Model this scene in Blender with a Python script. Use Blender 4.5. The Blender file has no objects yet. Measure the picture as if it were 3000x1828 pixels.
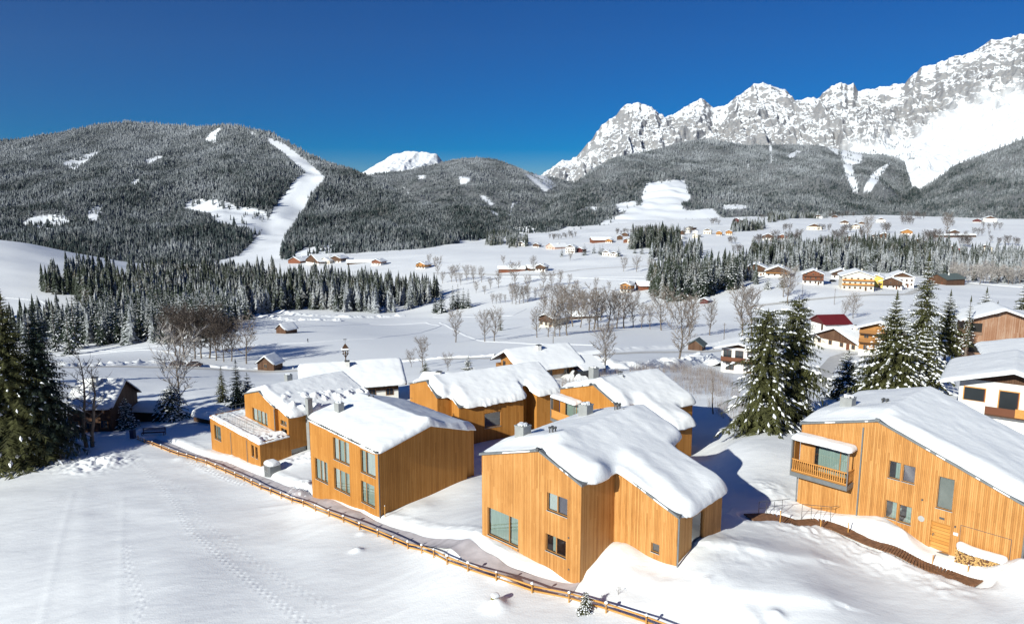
import bpy, bmesh, math, random
import numpy as np
from mathutils import Vector
S = bpy.context.scene
COL = S.collection
R = math.radians
# ------------------------------------------------------------------ camera
HC, FP = 23.6, 2000.0                       # camera height, focal length in photo pixels (3000 wide)
PT = math.atan(304 / 2000.0)                # downward pitch
CP, SP = math.cos(PT), math.sin(PT)
cam = bpy.data.cameras.new('camera'); camo = bpy.data.objects.new('camera', cam); COL.objects.link(camo)
cam.sensor_width = 36; cam.lens = 24; cam.clip_start = 0.5; cam.clip_end = 40000
camo.location = (0, 0, HC); camo.rotation_euler = (R(90) - PT, 0, 0)
S.camera = camo
# ------------------------------------------------------------------ sky, sun, exposure
SUN_EL, SUN_AZ = 26.0, 221.0                # the sun stands behind the left shoulder of the camera
w = bpy.data.worlds.new('World'); S.world = w; w.use_nodes = True
nt = w.node_tree; nt.nodes.clear()
sky = nt.nodes.new('ShaderNodeTexSky'); sky.sky_type = 'NISHITA'; sky.sun_disc = False
sky.sun_elevation = R(SUN_EL); sky.sun_rotation = R(SUN_AZ)
sky.altitude = 1500; sky.air_density = 1.0; sky.dust_density = 0.0; sky.ozone_density = 5.0
hsv = nt.nodes.new('ShaderNodeHueSaturation'); hsv.inputs['Saturation'].default_value = 1.72; hsv.inputs['Hue'].default_value = 0.515
bg = nt.nodes.new('ShaderNodeBackground'); bg.inputs['Strength'].default_value = 0.055
wo = nt.nodes.new('ShaderNodeOutputWorld')
nt.links.new(sky.outputs[0], hsv.inputs['Color']); nt.links.new(hsv.outputs[0], bg.inputs['Color']); nt.links.new(bg.outputs[0], wo.inputs['Surface'])
sl = bpy.data.lights.new('sun', 'SUN'); sl.energy = 5.0; sl.angle = R(0.5); sl.color = (0.99, 0.995, 0.90)
so = bpy.data.objects.new('sun', sl); COL.objects.link(so)
_a, _e = R(SUN_AZ), R(SUN_EL)
SUNV = Vector((math.sin(_a) * math.cos(_e), math.cos(_a) * math.cos(_e), math.sin(_e)))
so.rotation_euler = (-SUNV).to_track_quat('-Z', 'Y').to_euler(); so.location = SUNV * 200
S.view_settings.view_transform = 'Standard'; S.view_settings.look = 'None'
S.view_settings.exposure = 0.31; S.view_settings.gamma = 1.0; S.view_settings.use_curve_mapping = False
S.render.engine = 'CYCLES'
S.cycles.max_bounces = 5; S.cycles.diffuse_bounces = 2; S.cycles.glossy_bounces = 2; S.cycles.transparent_max_bounces = 12
S.cycles.transmission_bounces = 4; S.cycles.caustics_reflective = False; S.cycles.caustics_refractive = False
S.cycles.use_denoising = True
rng = np.random.default_rng(7); random.seed(7)

# ------------------------------------------------------------------ photo pixel <-> world
def atd(x, y, d):
    """world point at photo pixel (x, y), d metres ahead of the camera (scalars or arrays)"""
    a = (np.asarray(x, float) - 1500) / FP; b = (914 - np.asarray(y, float)) / FP
    r1 = CP + b * SP; r2 = -SP + b * CP
    t = np.asarray(d, float) / r1
    return a * t, np.asarray(d, float) + 0 * t, HC + r2 * t
def atz(x, y, z):
    a = (x - 1500) / FP; b = (914 - y) / FP
    t = (z - HC) / (-SP + b * CP)
    return a * t, (CP + b * SP) * t, z
def proj(X, Y, Z):
    zc = Y * CP + (HC - Z) * SP; yc = (Z - HC) * CP + Y * SP
    return 1500 + FP * X / zc, 914 - FP * yc / zc
def inpoly(x, y, poly):
    x = np.asarray(x); y = np.asarray(y); c = np.zeros(x.shape, bool); n = len(poly); j = n - 1
    for i in range(n):
        xi, yi = poly[i]; xj, yj = poly[j]
        if yi != yj: c ^= ((yi > y) != (yj > y)) & (x < (xj - xi) * (y - yi) / (yj - yi) + xi)
        j = i
    return c

# ------------------------------------------------------------------ noise
def _h(ix, iy, s):
    h = (ix.astype(np.int64) * 374761393 + iy.astype(np.int64) * 668265263 + s * 974711) & 0xffffffff
    h = ((h ^ (h >> 13)) * 1274126177) & 0xffffffff; h = ((h ^ (h >> 16)) * 2246822519) & 0xffffffff
    return (h ^ (h >> 15)) / 4294967295.0
def vn(x, y, s=0):
    x = np.asarray(x, float); y = np.asarray(y, float)
    ix = np.floor(x); iy = np.floor(y); fx = x - ix; fy = y - iy
    fx = fx * fx * fx * (fx * (fx * 6 - 15) + 10); fy = fy * fy * fy * (fy * (fy * 6 - 15) + 10)
    ix = ix.astype(np.int64); iy = iy.astype(np.int64)
    a = _h(ix, iy, s); b = _h(ix + 1, iy, s); c = _h(ix, iy + 1, s); d = _h(ix + 1, iy + 1, s)
    return ((a * (1 - fx) + b * fx) * (1 - fy) + (c * (1 - fx) + d * fx) * fy) * 2 - 1
def fbm(x, y, o=4, s=0, g=0.5):
    r = 0; a = 1; t = 0
    for i in range(o):
        r = r + a * vn(x, y, s + i); t += a; a *= g; x = x * 2.03 + 11.3; y = y * 2.03 + 5.7
    return r / t
def ridged(x, y, o=5, s=0, g=0.55):
    r = 0; a = 1; t = 0
    for i in range(o):
        r = r + a * (1 - np.abs(vn(x, y, s + i))); t += a; a *= g; x = x * 2.07 + 3.3; y = y * 2.07 + 8.7
    return r / t
def smooth(e0, e1, x):
    t = np.clip((x - e0) / (e1 - e0), 0, 1); return t * t * (3 - 2 * t)

# ------------------------------------------------------------------ materials
def mat(name):
    m = bpy.data.materials.new(name); m.use_nodes = True; n = m.node_tree.nodes; n.clear()
    return m, n, m.node_tree.links
def N(n, t, **k):
    x = n.new('ShaderNode' + t)
    for a, b in k.items(): setattr(x, a, b)
    return x
def ramp(n, pts):
    r = N(n, 'ValToRGB'); e = r.color_ramp.elements
    while len(e) < len(pts): e.new(0.5)
    for i, (p, c) in enumerate(pts):
        e[i].position = p; e[i].color = (*c, 1) if len(c) == 3 else c
    return r
def simple(name, col, rough=0.6, var=0.12, scale=3.0, metal=0.0, bump=0.0, spec=0.3, stretch=None):
    m, n, l = mat(name)
    p = N(n, 'BsdfPrincipled'); o = N(n, 'OutputMaterial'); l.new(p.outputs[0], o.inputs[0])
    p.inputs['Roughness'].default_value = rough; p.inputs['Metallic'].default_value = metal; p.inputs['Specular IOR Level'].default_value = spec
    tc = N(n, 'TexCoord'); no = N(n, 'TexNoise'); no.inputs['Scale'].default_value = scale; no.inputs['Detail'].default_value = 4
    if stretch:
        mp = N(n, 'Mapping'); mp.inputs['Scale'].default_value = stretch; l.new(tc.outputs['Object'], mp.inputs[0]); l.new(mp.outputs[0], no.inputs['Vector'])
    else: l.new(tc.outputs['Object'], no.inputs['Vector'])
    r = ramp(n, [(0.3, tuple(c * (1 - var) for c in col)), (0.7, tuple(min(1, c * (1 + var)) for c in col))])
    l.new(no.outputs[0], r.inputs[0]); l.new(r.outputs[0], p.inputs['Base Color'])
    if bump:
        b = N(n, 'Bump'); b.inputs['Strength'].default_value = bump; b.inputs['Distance'].default_value = 0.05
        l.new(no.outputs[0], b.inputs['Height']); l.new(b.outputs[0], p.inputs['Normal'])
    return m
def snow_mat(name, fine=0.5, big=0.42, col=(0.875, 0.885, 0.895), dist=0.03):
    m, n, l = mat(name)
    p = N(n, 'BsdfPrincipled'); o = N(n, 'OutputMaterial'); l.new(p.outputs[0], o.inputs[0])
    p.inputs['Roughness'].default_value = 0.55; p.inputs['Specular IOR Level'].default_value = 0.25
    g = N(n, 'NewGeometry')
    a = N(n, 'TexNoise'); a.inputs['Scale'].default_value = 1.3; a.inputs['Detail'].default_value = 5; a.inputs['Roughness'].default_value = 0.6
    mp = N(n, 'Mapping'); mp.inputs['Rotation'].default_value = (0, 0, 0.6); mp.inputs['Scale'].default_value = (0.35, 1.0, 1.0)
    l.new(g.outputs['Position'], mp.inputs[0]); l.new(mp.outputs[0], a.inputs['Vector'])
    f = N(n, 'TexNoise'); f.inputs['Scale'].default_value = 9; f.inputs['Detail'].default_value = 3; l.new(g.outputs['Position'], f.inputs['Vector'])
    b1 = N(n, 'Bump'); b1.inputs['Strength'].default_value = big; b1.inputs['Distance'].default_value = dist * 4; l.new(a.outputs[0], b1.inputs['Height'])
    b2 = N(n, 'Bump'); b2.inputs['Strength'].default_value = fine; b2.inputs['Distance'].default_value = dist; l.new(f.outputs[0], b2.inputs['Height'])
    l.new(b1.outputs[0], b2.inputs['Normal']); l.new(b2.outputs[0], p.inputs['Normal'])
    r = ramp(n, [(0.25, tuple(c * 0.95 for c in col)), (0.75, col)]); l.new(a.outputs[0], r.inputs[0]); l.new(r.outputs[0], p.inputs['Base Color'])
    return m
M_SNOW = snow_mat('snow')
M_ROOFSNOW = snow_mat('roof_snow', 0.3, 0.42)

# ------------------------------------------------------------------ objects
def tag(o, label=None, cat=None, group=None, kind=None):
    if label: o['label'] = label
    if cat: o['category'] = cat
    if group: o['group'] = group
    if kind: o['kind'] = kind
    return o
def empty(name, loc=(0, 0, 0), rz=0.0, label=None, cat=None, group=None):
    o = bpy.data.objects.new(name, None); COL.objects.link(o); o.location = loc; o.rotation_euler = (0, 0, rz)
    o.empty_display_size = 0.5
    return tag(o, label, cat, group)
def np_mesh(name, V, F, mats, parent=None, smooth_=False, mi=None, uv=None):
    """V (n,3), F (m,3) or (m,4) arrays"""
    V = np.ascontiguousarray(V, dtype=np.float32); F = np.ascontiguousarray(F, dtype=np.int32)
    me = bpy.data.meshes.new(name); k = F.shape[1]
    me.vertices.add(len(V)); me.vertices.foreach_set('co', V.ravel())
    me.loops.add(F.size); me.loops.foreach_set('vertex_index', F.ravel())
    me.polygons.add(len(F)); me.polygons.foreach_set('loop_start', np.arange(0, F.size, k, dtype=np.int32))
    for m in (mats if isinstance(mats, (list, tuple)) else [mats]): me.materials.append(m)
    if mi is not None: me.polygons.foreach_set('material_index', np.asarray(mi, np.int32))
    me.polygons.foreach_set('use_smooth', np.full(len(F), bool(smooth_)))
    me.update(calc_edges=True)
    o = bpy.data.objects.new(name, me); COL.objects.link(o)
    if parent: o.parent = parent
    return o
class MB:
    """collects boxes, prisms, tubes and faces; build() links them as one mesh object"""
    def __init__(s): s.v = []; s.f = []; s.uv = []; s.m = []
    def face(s, pts, uv=None, m=0):
        i = len(s.v); s.v += [tuple(p) for p in pts]; s.f.append(tuple(range(i, i + len(pts)))); s.uv.append(uv); s.m.append(m)
    def box(s, a, b, m=0):
        (x0, y0, z0), (x1, y1, z1) = a, b
        x0, x1 = min(x0, x1), max(x0, x1); y0, y1 = min(y0, y1), max(y0, y1); z0, z1 = min(z0, z1), max(z0, z1)
        c = [(x0, y0, z0), (x1, y0, z0), (x1, y1, z0), (x0, y1, z0), (x0, y0, z1), (x1, y0, z1), (x1, y1, z1), (x0, y1, z1)]
        i = len(s.v); s.v += c
        for q in ((0, 3, 2, 1), (4, 5, 6, 7), (0, 1, 5, 4), (1, 2, 6, 5), (2, 3, 7, 6), (3, 0, 4, 7)):
            s.f.append(tuple(i + t for t in q)); s.uv.append(None); s.m.append(m)
    def prism(s, poly, z0, z1, m=0):
        """poly in xy; z0,z1 scalars or per-vertex lists"""
        n = len(poly); a = z0 if isinstance(z0, (list, tuple)) else [z0] * n; b = z1 if isinstance(z1, (list, tuple)) else [z1] * n
        i = len(s.v); s.v += [(p[0], p[1], a[k]) for k, p in enumerate(poly)] + [(p[0], p[1], b[k]) for k, p in enumerate(poly)]
        s.f.append(tuple(i + k for k in range(n - 1, -1, -1))); s.f.append(tuple(i + n + k for k in range(n)))
        for k in range(n):
            j = (k + 1) % n; s.f.append((i + k, i + j, i + n + j, i + n + k))
        s.uv += [None] * (n + 2); s.m += [m] * (n + 2)
    def beam(s, p, q, w, h, m=0):
        p = Vector(p); q = Vector(q); d = (q - p).normalized(); up = Vector((0, 0, 1))
        if abs(d.z) > 0.98: up = Vector((0, 1, 0))
        a = d.cross(up).normalized() * w / 2; b = a.cross(d).normalized() * h / 2
        i = len(s.v)
        for e in (p, q): s.v += [tuple(e - a - b), tuple(e + a - b), tuple(e + a + b), tuple(e - a + b)]
        for t in ((3, 2, 1, 0), (4, 5, 6, 7), (0, 1, 5, 4), (1, 2, 6, 5), (2, 3, 7, 6), (3, 0, 4, 7)):
            s.f.append(tuple(i + k for k in t)); s.uv.append(None); s.m.append(m)
    def tube(s, pts, rad, n=6, m=0, cap=True):
        pts = [Vector(p) for p in pts]; i0 = len(s.v)
        for k, p in enumerate(pts):
            d = (pts[min(k + 1, len(pts) - 1)] - pts[max(k - 1, 0)]).normalized(); up = Vector((0, 0, 1)) if abs(d.z) < 0.95 else Vector((1, 0, 0))
            a = d.cross(up).normalized(); b = a.cross(d); r = rad[k] if isinstance(rad, (list, tuple)) else rad
            for j in range(n):
                t = 2 * math.pi * j / n; s.v.append(tuple(p + (a * math.cos(t) + b * math.sin(t)) * r))
        for k in range(len(pts) - 1):
            for j in range(n):
                a0 = i0 + k * n + j; a1 = i0 + k * n + (j + 1) % n
                s.f.append((a0, a1, a1 + n, a0 + n)); s.uv.append(None); s.m.append(m)
        if cap:
            s.f.append(tuple(i0 + j for j in range(n))); s.f.append(tuple(i0 + (len(pts) - 1) * n + n - 1 - j for j in range(n))); s.uv += [None, None]; s.m += [m, m]
    def build(s, name, mats, parent=None, smooth_=False, label=None):
        me = bpy.data.meshes.new(name); me.from_pydata(s.v, [], s.f)
        for q in (mats if isinstance(mats, (list, tuple)) else [mats]): me.materials.append(q)
        if any(u is not None for u in s.uv):
            L = me.uv_layers.new(name='UVMap'); k = 0
            for f, u in zip(s.f, s.uv):
                for j in range(len(f)):
                    if u is not None: L.data[k].uv = u[j]
                    k += 1
        me.polygons.foreach_set('material_index', s.m); me.polygons.foreach_set('use_smooth', [smooth_] * len(s.f))
        me.update()
        o = bpy.data.objects.new(name, me); COL.objects.link(o)
        if parent: o.parent = parent
        if label: o['label'] = label
        return o
def ctree(o, parent=None):
    c = o.copy(); COL.objects.link(c); c.parent = parent
    for ch in o.children: ctree(ch, c)
    return c
class Fr:
    """a house's plan frame: origin, u along the front (left to right), v going back; world azimuth of u in degrees from +Y"""
    def __init__(s, ox, oy, ang, z=0.0):
        a = R(ang); s.ox, s.oy, s.z = ox, oy, z; s.e1 = (math.sin(a), math.cos(a)); s.e2 = (-s.e1[1], s.e1[0]); s.rz = math.atan2(s.e1[1], s.e1[0])
    def xy(s, u, v): return s.ox + s.e1[0] * u + s.e2[0] * v, s.oy + s.e1[1] * u + s.e2[1] * v
    def uv(s, X, Y):
        dx, dy = X - s.ox, Y - s.oy; return dx * s.e1[0] + dy * s.e1[1], dx * s.e2[0] + dy * s.e2[1]
FE = Fr(4.3445, 40.5816, 133, 0.0)
FF = Fr(29.431, 44.897, 137, 0.0)
FA = Fr(-12.08, 59.0, 133, -4.2)
FB = Fr(-28.41, 82.0, 133, -7.9)
FC = Fr(-6.41, 80.0, 149, -5.6)
FD = Fr(9.11, 74.0, 145, -3.9)
# ================================================================== THE GROUND
CT = []   # control points (X, Y, z)
def cpx(x, y, d): a = atd(x, y, d); CT.append((float(a[0]), float(a[1]), float(a[2])))
def cfr(F, *pts):
    for u, v, z in pts: a = F.xy(u, v); CT.append((a[0], a[1], z))
cfr(FE, (-9, -.4, .0), (-5, -.4, .0), (0.1, -.4, .1), (.5, 1.5, .75), (.6, 3.2, 1.3), (2.5, 3.2, 1.2), (4.9, 3.2, 1.1), (5.2, 6, 1.7), (5.2, 9.8, 1.45), (-9.5, 5, -.6), (-9.8, 12, -1.5), (9, 1, .9), (6, -5, .25), (12, 6, 1.3), (2, -4, .2))
cfr(FF, (-9.7, -.5, .35), (-5, -.5, .6), (-3, -.7, .95), (-1.3, -.7, .5), (0, -.6, .0), (1.3, -.5, -.1), (5, -.5, .9), (-3, -3.2, .1), (0, -2.6, -.1), (3, -3, -.2), (-8, -3.5, .4), (-10.5, 5, .3), (-10.5, 12, .2), (4, -6, .3), (-5, -8, .7))
cfr(FA, (-11.9, -.4, -5.7), (-6, -.4, -4.5), (0.2, -.4, -4.1), (.4, 5, -4.1), (.4, 10.9, -4.1), (3, 4, -3.8), (5, 10, -3.6), (-12.5, 5, -6.2), (-12.5, 10, -6.4), (1.5, 14, -4.3))
cfr(FB, (-13.6, -3.8, -8.6), (-7, -3.8, -8.1), (.6, -3.8, -7.5), (.8, 1, -7.1), (.8, 4, -6.9), (4, -3, -7.0), (-14.5, 3, -8.9), (-12, 12, -9.5), (3, 11, -7.0))
cfr(FC, (-11, -2.4, -6.0), (.4, -.4, -5.3), (.4, 9.3, -5.2), (-3, 16, -5.6), (3, 4, -4.9))
cfr(FD, (-6.5, -2, -4.2), (10, 3, -2.2), (12, 6, -1.8), (8, 12, -2.6), (3, 14, -3.6), (3, -3, -3.4))
for p in ((-34, 38, -4.6), (-60, 60, -7.5), (-45, 60, -6.6), (-24, 44, -3.4), (-10, 30, -1.2), (0, 28, -.2), (15, 30, .2), (30, 30, .3), (50, 40, .6), (-20, 15, -2.0), (20, 10, 0), (60, 15, 0), (-60, 20, -5), (-60, 92, -8.9), (-78, 95, -9.6), (-100, 60, -9), (22, 66, .0), (28, 76, -1.2), (38, 62, .6), (-50, 76, -7.6),
          (-8, 48, -2.6), (-20, 58, -4.9), (48, 62, .8), (60, 80, 0)): CT.append(p)
for p in ((100, 1240, 106), (300, 1205, 116), (600, 1170, 124), (800, 1130, 140), (620, 1085, 190), (780, 1088, 198), (150, 1062, 190), (-400, 1062, 190), (300, 1000, 388), (-300, 1000, 388), (700, 980, 300),
          (900, 912, 500), (1000, 962, 330), (1340, 1000, 267), (1200, 925, 470), (1700, 975, 255), (1600, 1042, 180), (1400, 1075, 150), (1560, 1100, 126), (1850, 1110, 115), (1960, 1060, 160), (2100, 1000, 230),
          (2160, 1090, 150), (2450, 965, 220), (2550, 1015, 190), (2920, 1035, 130), (2700, 935, 300), (3300, 1020, 140), (2520, 850, 400), (2250, 862, 385), (2300, 912, 345), (1920, 885, 415), (2620, 800, 560), (2900, 842, 480), (3300, 842, 480), (2900, 785, 620),
          (2100, 765, 650), (1900, 745, 760), (2500, 705, 900), (2000, 690, 1100), (3000, 705, 900), (3400, 700, 950), (2500, 655, 1500), (2900, 650, 1600), (2000, 648, 1700), (1600, 700, 1250), (1500, 785, 700), (1350, 765, 800),
          (1200, 742, 1000), (900, 762, 1000), (600, 770, 1100), (1000, 862, 620), (600, 805, 850), (60, 712, 800), (-200, 700, 820), (150, 740, 760), (330, 765, 850), (0, 868, 520), (180, 850, 560), (300, 780, 1250), (2400, 630, 2300), (3100, 630, 2300), (1700, 660, 2000), (1200, 690, 2300), (500, 740, 2600), (-700, 800, 1200), (3900, 660, 1200),
          (2300, 1200, 88), (2450, 1150, 98), (2700, 1120, 95), (2600, 1250, 74), (2900, 1240, 66), (2200, 1250, 78)): cpx(*p)
CT = np.array(CT)
def _wc(X, Y): return np.stack([2.2 * X / (Y + 60.0), np.log(np.maximum(Y, -20) + 60.0) * 1.15], -1)
_P = _wc(CT[:, 0], CT[:, 1])
def _k(r2): return 0.5 * r2 * np.log(r2 + 1e-12)
def _solve():
    n = len(CT); d = _P[:, None] - _P[None]; K = _k((d ** 2).sum(-1)) + np.eye(n) * 2e-5
    A = np.zeros((n + 3, n + 3)); A[:n, :n] = K; A[:n, n] = 1; A[:n, n + 1:] = _P; A[n, :n] = 1; A[n + 1:, :n] = _P.T
    b = np.zeros(n + 3); b[:n] = CT[:, 2]; return np.linalg.solve(A, b)
_W = _solve()
def tps(X, Y):
    X = np.atleast_1d(np.asarray(X, float)); Y = np.atleast_1d(np.asarray(Y, float)); sh = X.shape; X = X.ravel(); Y = Y.ravel()
    out = np.empty(X.shape); n = len(CT)
    for i in range(0, len(X), 20000):
        q = _wc(X[i:i + 20000], Y[i:i + 20000]); r2 = ((q[:, None] - _P[None]) ** 2).sum(-1)
        out[i:i + 20000] = _k(r2) @ _W[:n] + _W[n] + q @ _W[n + 1:]
    return out.reshape(sh)
def poly_d(X, Y, line):
    """distance to a polyline, signed side, and arclength fraction"""
    best = np.full(X.shape, 1e9); side = np.zeros(X.shape)
    for (x0, y0), (x1, y1) in zip(line[:-1], line[1:]):
        dx, dy = x1 - x0, y1 - y0; L2 = dx * dx + dy * dy; t = np.clip(((X - x0) * dx + (Y - y0) * dy) / L2, 0, 1)
        ex = X - x0 - t * dx; ey = Y - y0 - t * dy; d = np.hypot(ex, ey); m = d < best
        best = np.where(m, d, best); side = np.where(m, np.sign(dx * ey - dy * ex), side)
    return best, side
# fence line in photo pixels -> ground, by marching on the smooth surface
def hit(x, y, f=None, d0=20., d1=3000.):
    f = f or tps
    ds = np.exp(np.linspace(math.log(d0), math.log(d1), 1500)); X, Y, Z = atd(x, y, ds); g = f(X, Y)
    k = np.argmax(Z < g)
    if not (Z < g).any(): return float(X[-1]), float(Y[-1]), float(g[-1])
    k = max(k, 1); a, b = Z[k - 1] - g[k - 1], Z[k] - g[k]; t = a / (a - b + 1e-9); d = ds[k - 1] + t * (ds[k] - ds[k - 1])
    X, Y, Z = atd(x, y, d); return float(X), float(Y), float(Z)
FENCE_PX = [(402, 1288), (470, 1312), (536, 1338), (620, 1368), (705, 1402), (760, 1432), (830, 1462), (930, 1496), (1040, 1540), (1130, 1572), (1230, 1612), (1330, 1656), (1440, 1700), (1540, 1728), (1650, 1756), (1740, 1778), (1850, 1812), (1960, 1850), (2080, 1892)]
FENCE = [hit(*p) for p in FENCE_PX]
def offs(line, d):
    out = []
    for i, p in enumerate(line):
        a = line[max(i - 1, 0)]; b = line[min(i + 1, len(line) - 1)]; tx, ty = b[0] - a[0], b[1] - a[1]; L = math.hypot(tx, ty)
        out.append((p[0] - ty / L * d, p[1] + tx / L * d))
    return out
FXY = [(p[0], p[1]) for p in FENCE]
PATH = offs(FXY, 1.75)
BW = [hit(*p)[:2] for p in ((2195, 1508), (2270, 1506), (2330, 1530), (2400, 1520), (2460, 1545), (2580, 1597), (2680, 1640), (2760, 1668), (2870, 1702))]   # boardwalk in front of the right house
def ground(X, Y, detail=True):
    X = np.atleast_1d(np.asarray(X, float)); Y = np.atleast_1d(np.asarray(Y, float))
    z = tps(X, Y)
    near = 1 - smooth(90, 260, Y)
    z = z + near * (0.35 * fbm(X / 17, Y / 11, 3, 3)) + (1 - near) * (smooth(150, 400, Y) * 1.2 * fbm(X / 70, Y / 45, 3, 9)) + smooth(600, 1600, Y) * 6 * fbm(X / 220, Y / 160, 3, 19)
    if not detail: return z
    c, s_ = math.cos(R(35)), math.sin(R(35)); a = X * c + Y * s_; b = -X * s_ + Y * c
    z = z + near * 0.045 * fbm(a / 4.5, b / 1.1, 3, 21)
    m = (Y < 130) & (np.abs(X) < 110)
    if m.any():
        x = X[m]; y = Y[m]; zz = z[m]
        d, sd = poly_d(x, y, PATH)                                            # the cleared path beside the fence
        zz = zz - 0.42 * (1 - smooth(0.95, 1.5, d)) + 0.10 * np.exp(-((d - 2.05) / 0.42) ** 2) * (sd > 0) * (0.6 + 0.5 * fbm(x * 1.3, y * 1.3, 2, 5))
        d, sd = poly_d(x, y, BW)
        zz = zz - 0.28 * (1 - smooth(0.65, .95, d)) + 0.10 * np.exp(-((d - 1.5) / 0.4) ** 2) * (0.6 + 0.6 * fbm(x * 1.5, y * 1.5, 3, 6))
        # lumpy ploughed snow
        for (F, u, v, r, h, k) in LUMPS:
            px, py = F.xy(u, v); g = np.exp(-((x - px) ** 2 + (y - py) ** 2) / (r * r)); zz = zz + g * h * (1 + k * fbm(x * 1.6, y * 1.6, 3, 8))
        z[m] = zz
    return z
LUMPS = [(FE, 1.1, 2.9, 1.3, .35, .15), (FE, .7, .1, .9, .35, .1), (FE, -9.8, -.9, 1.5, .35, .1), (FE, 7.0, 3.6, 2.2, .4, .1), (FE, 7.2, 8.0, 2.2, .25, .3), (FE, -6.5, -1.0, 1.3, .25, .1),
         (FF, -3.4, -.7, 1.2, .35, .25), (FF, -1.7, -.75, .6, .3, .5), (FF, -5.5, -.7, 1.4, .15, .3), (FF, 4.9, -1.2, .8, .6, .2), (FF, 6.6, -1.0, 1.6, .8, .2), (FF, -12, -.3, 2.0, .3, .5), (FF, -2, -4.3, 2.0, .22, .9), (FF, 2, -4.2, 1.8, .22, .9), (FF, -7, -4.4, 2.2, .25, .9),
         (FA, -8, -1.0, 2.0, .35, .2), (FA, -2.5, -.8, 1.3, .3, .2), (FA, 2.2, 3, 2.0, .3, .1), (FA, -13.5, -.5, 1.5, .35, 1.2), (FA, -15, .5, 1.8, .35, 1.0), (FB, 3.0, -1.5, 1.5, .4, .7), (FB, 3.6, 1.2, 1.6, .6, .8), (FB, -6, -5.5, 3, .2, 1.0),
         (Fr(-62, 84, 133), 0, 0, 4, .6, 1.2), (Fr(-52, 82, 133), 0, 0, 3, .5, 1.3), (Fr(-70, 86, 133), 0, 0, 5, .5, 1.0)]
M_PRINTS = []
def ground_grid():
    ys = [-60.0]
    while ys[-1] < 3600:
        y = ys[-1]; ys.append(y + (6 if y < 15 else (0.15 if y < 80 else 0.2 if y < 100 else max(0.2, min((y - 96) * 0.011, 16)) if y < 1400 else 22)))
    ys = np.array(ys); na = 1250; t = np.linspace(-1, 1, na); a = 1.05 * t + 0.75 * t ** 7
    Y, A = np.meshgrid(ys, a, indexing='ij'); X = A * (np.maximum(Y, 0) + 22) * 1.0
    Z = ground(X.ravel(), Y.ravel()).reshape(X.shape)
    # footprint trails and small snow mounds on the field in front
    trails = [([(380, 1330), (470, 1420), (520, 1490), (560, 1560), (660, 1640), (760, 1720), (900, 1828), (960, 1880)], .42, .06),
              ([(360, 1320), (450, 1390), (560, 1440), (580, 1520), (700, 1610), (840, 1700), (1000, 1800)], .5, .04),
              ([(370, 1600), (380, 1680), (420, 1760), (400, 1828)], .55, .05), ([(560, 1352), (640, 1392), (720, 1424)], .4, .16)]
    y0 = np.searchsorted(ys, 24)
    for pts, st, dep in trails:
        W = [hit(*p)[:2] for p in pts]; k = 0
        for (xa, ya), (xb, yb) in zip(W[:-1], W[1:]):
            L = math.hypot(xb - xa, yb - ya); n = int(L / st)
            for i in range(n):
                f = i / n; sx = 1 if k % 2 else -1; k += 1
                px = xa + (xb - xa) * f - (yb - ya) / L * 0.16 * sx + random.uniform(-.05, .05); py = ya + (yb - ya) * f + (xb - xa) / L * 0.16 * sx + random.uniform(-.05, .05)
                i0, i1 = np.searchsorted(ys, (py - .6, py + .6)); sl_ = slice(i0, i1)
                d2 = (X[sl_] - px) ** 2 + (Y[sl_] - py) ** 2; Z[sl_] -= 1.25 * dep * np.exp(-d2 / 0.02) - dep * 0.5 * np.exp(-d2 / 0.09)
    for x, y, r, h in ((1455, 1778, .62, .45), (1482, 1690, .75, .5), (1046, 1610, .45, .3), (1060, 1558, .4, .14), (2276, 1800, .4, .3), (2072, 1722, .25, .12), (530, 1345, .8, .2), (2010, 1610, 2.5, .2), (2420, 1640, 2.2, .12)):
        px, py, _ = hit(x, y); Z += h * np.exp(-((X - px) ** 2 + (Y - py) ** 2) / (r * r))
    # soft rails of old wind drifts on the field
    for pts, wd, hh in (([(215, 1440), (170, 1600), (120, 1828)], .3, .016), ([(362, 1460), (355, 1600), (350, 1828)], .3, .012), ([(560, 1562), (760, 1490), (860, 1480)], .4, .05), ([(700, 1570), (900, 1500), (960, 1490)], .4, .05), ([(250, 1420), (240, 1600), (230, 1828)], .8, .02)):
        W = [hit(*p)[:2] for p in pts]; q = (Y > 20) & (Y < 90); d, sd = poly_d(X[q], Y[q], W); Z[q] += hh * np.exp(-(d / wd) ** 2)
    # big wind scarps in the lower right corner
    for pts, hh in (([(1700, 1752), (1880, 1756), (2100, 1742), (2260, 1740), (2420, 1762)], .2), ([(2090, 1604), (2230, 1622), (2380, 1640)], .2), ([(1560, 1800), (1800, 1790), (2000, 1800)], .0)):
        W = [hit(*p)[:2] for p in pts]; q = (Y > 20) & (Y < 70); d, sd = poly_d(X[q], Y[q], W); Z[q] += hh * np.where(sd > 0, np.exp(-(d / 1.6) ** 2), np.exp(-(d / .55) ** 2))
    n, m = X.shape; idx = np.arange(n * m).reshape(n, m)
    F = np.stack([idx[:-1, :-1], idx[:-1, 1:], idx[1:, 1:], idx[1:, :-1]], -1).reshape(-1, 4)
    o = np_mesh('ground_snow', np.stack([X, Y, Z], -1).reshape(-1, 3), F, M_SNOW, smooth_=True); tag(o, kind='structure')
    return ys, a, Z
GYS, GA, GZ = ground_grid()
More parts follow.
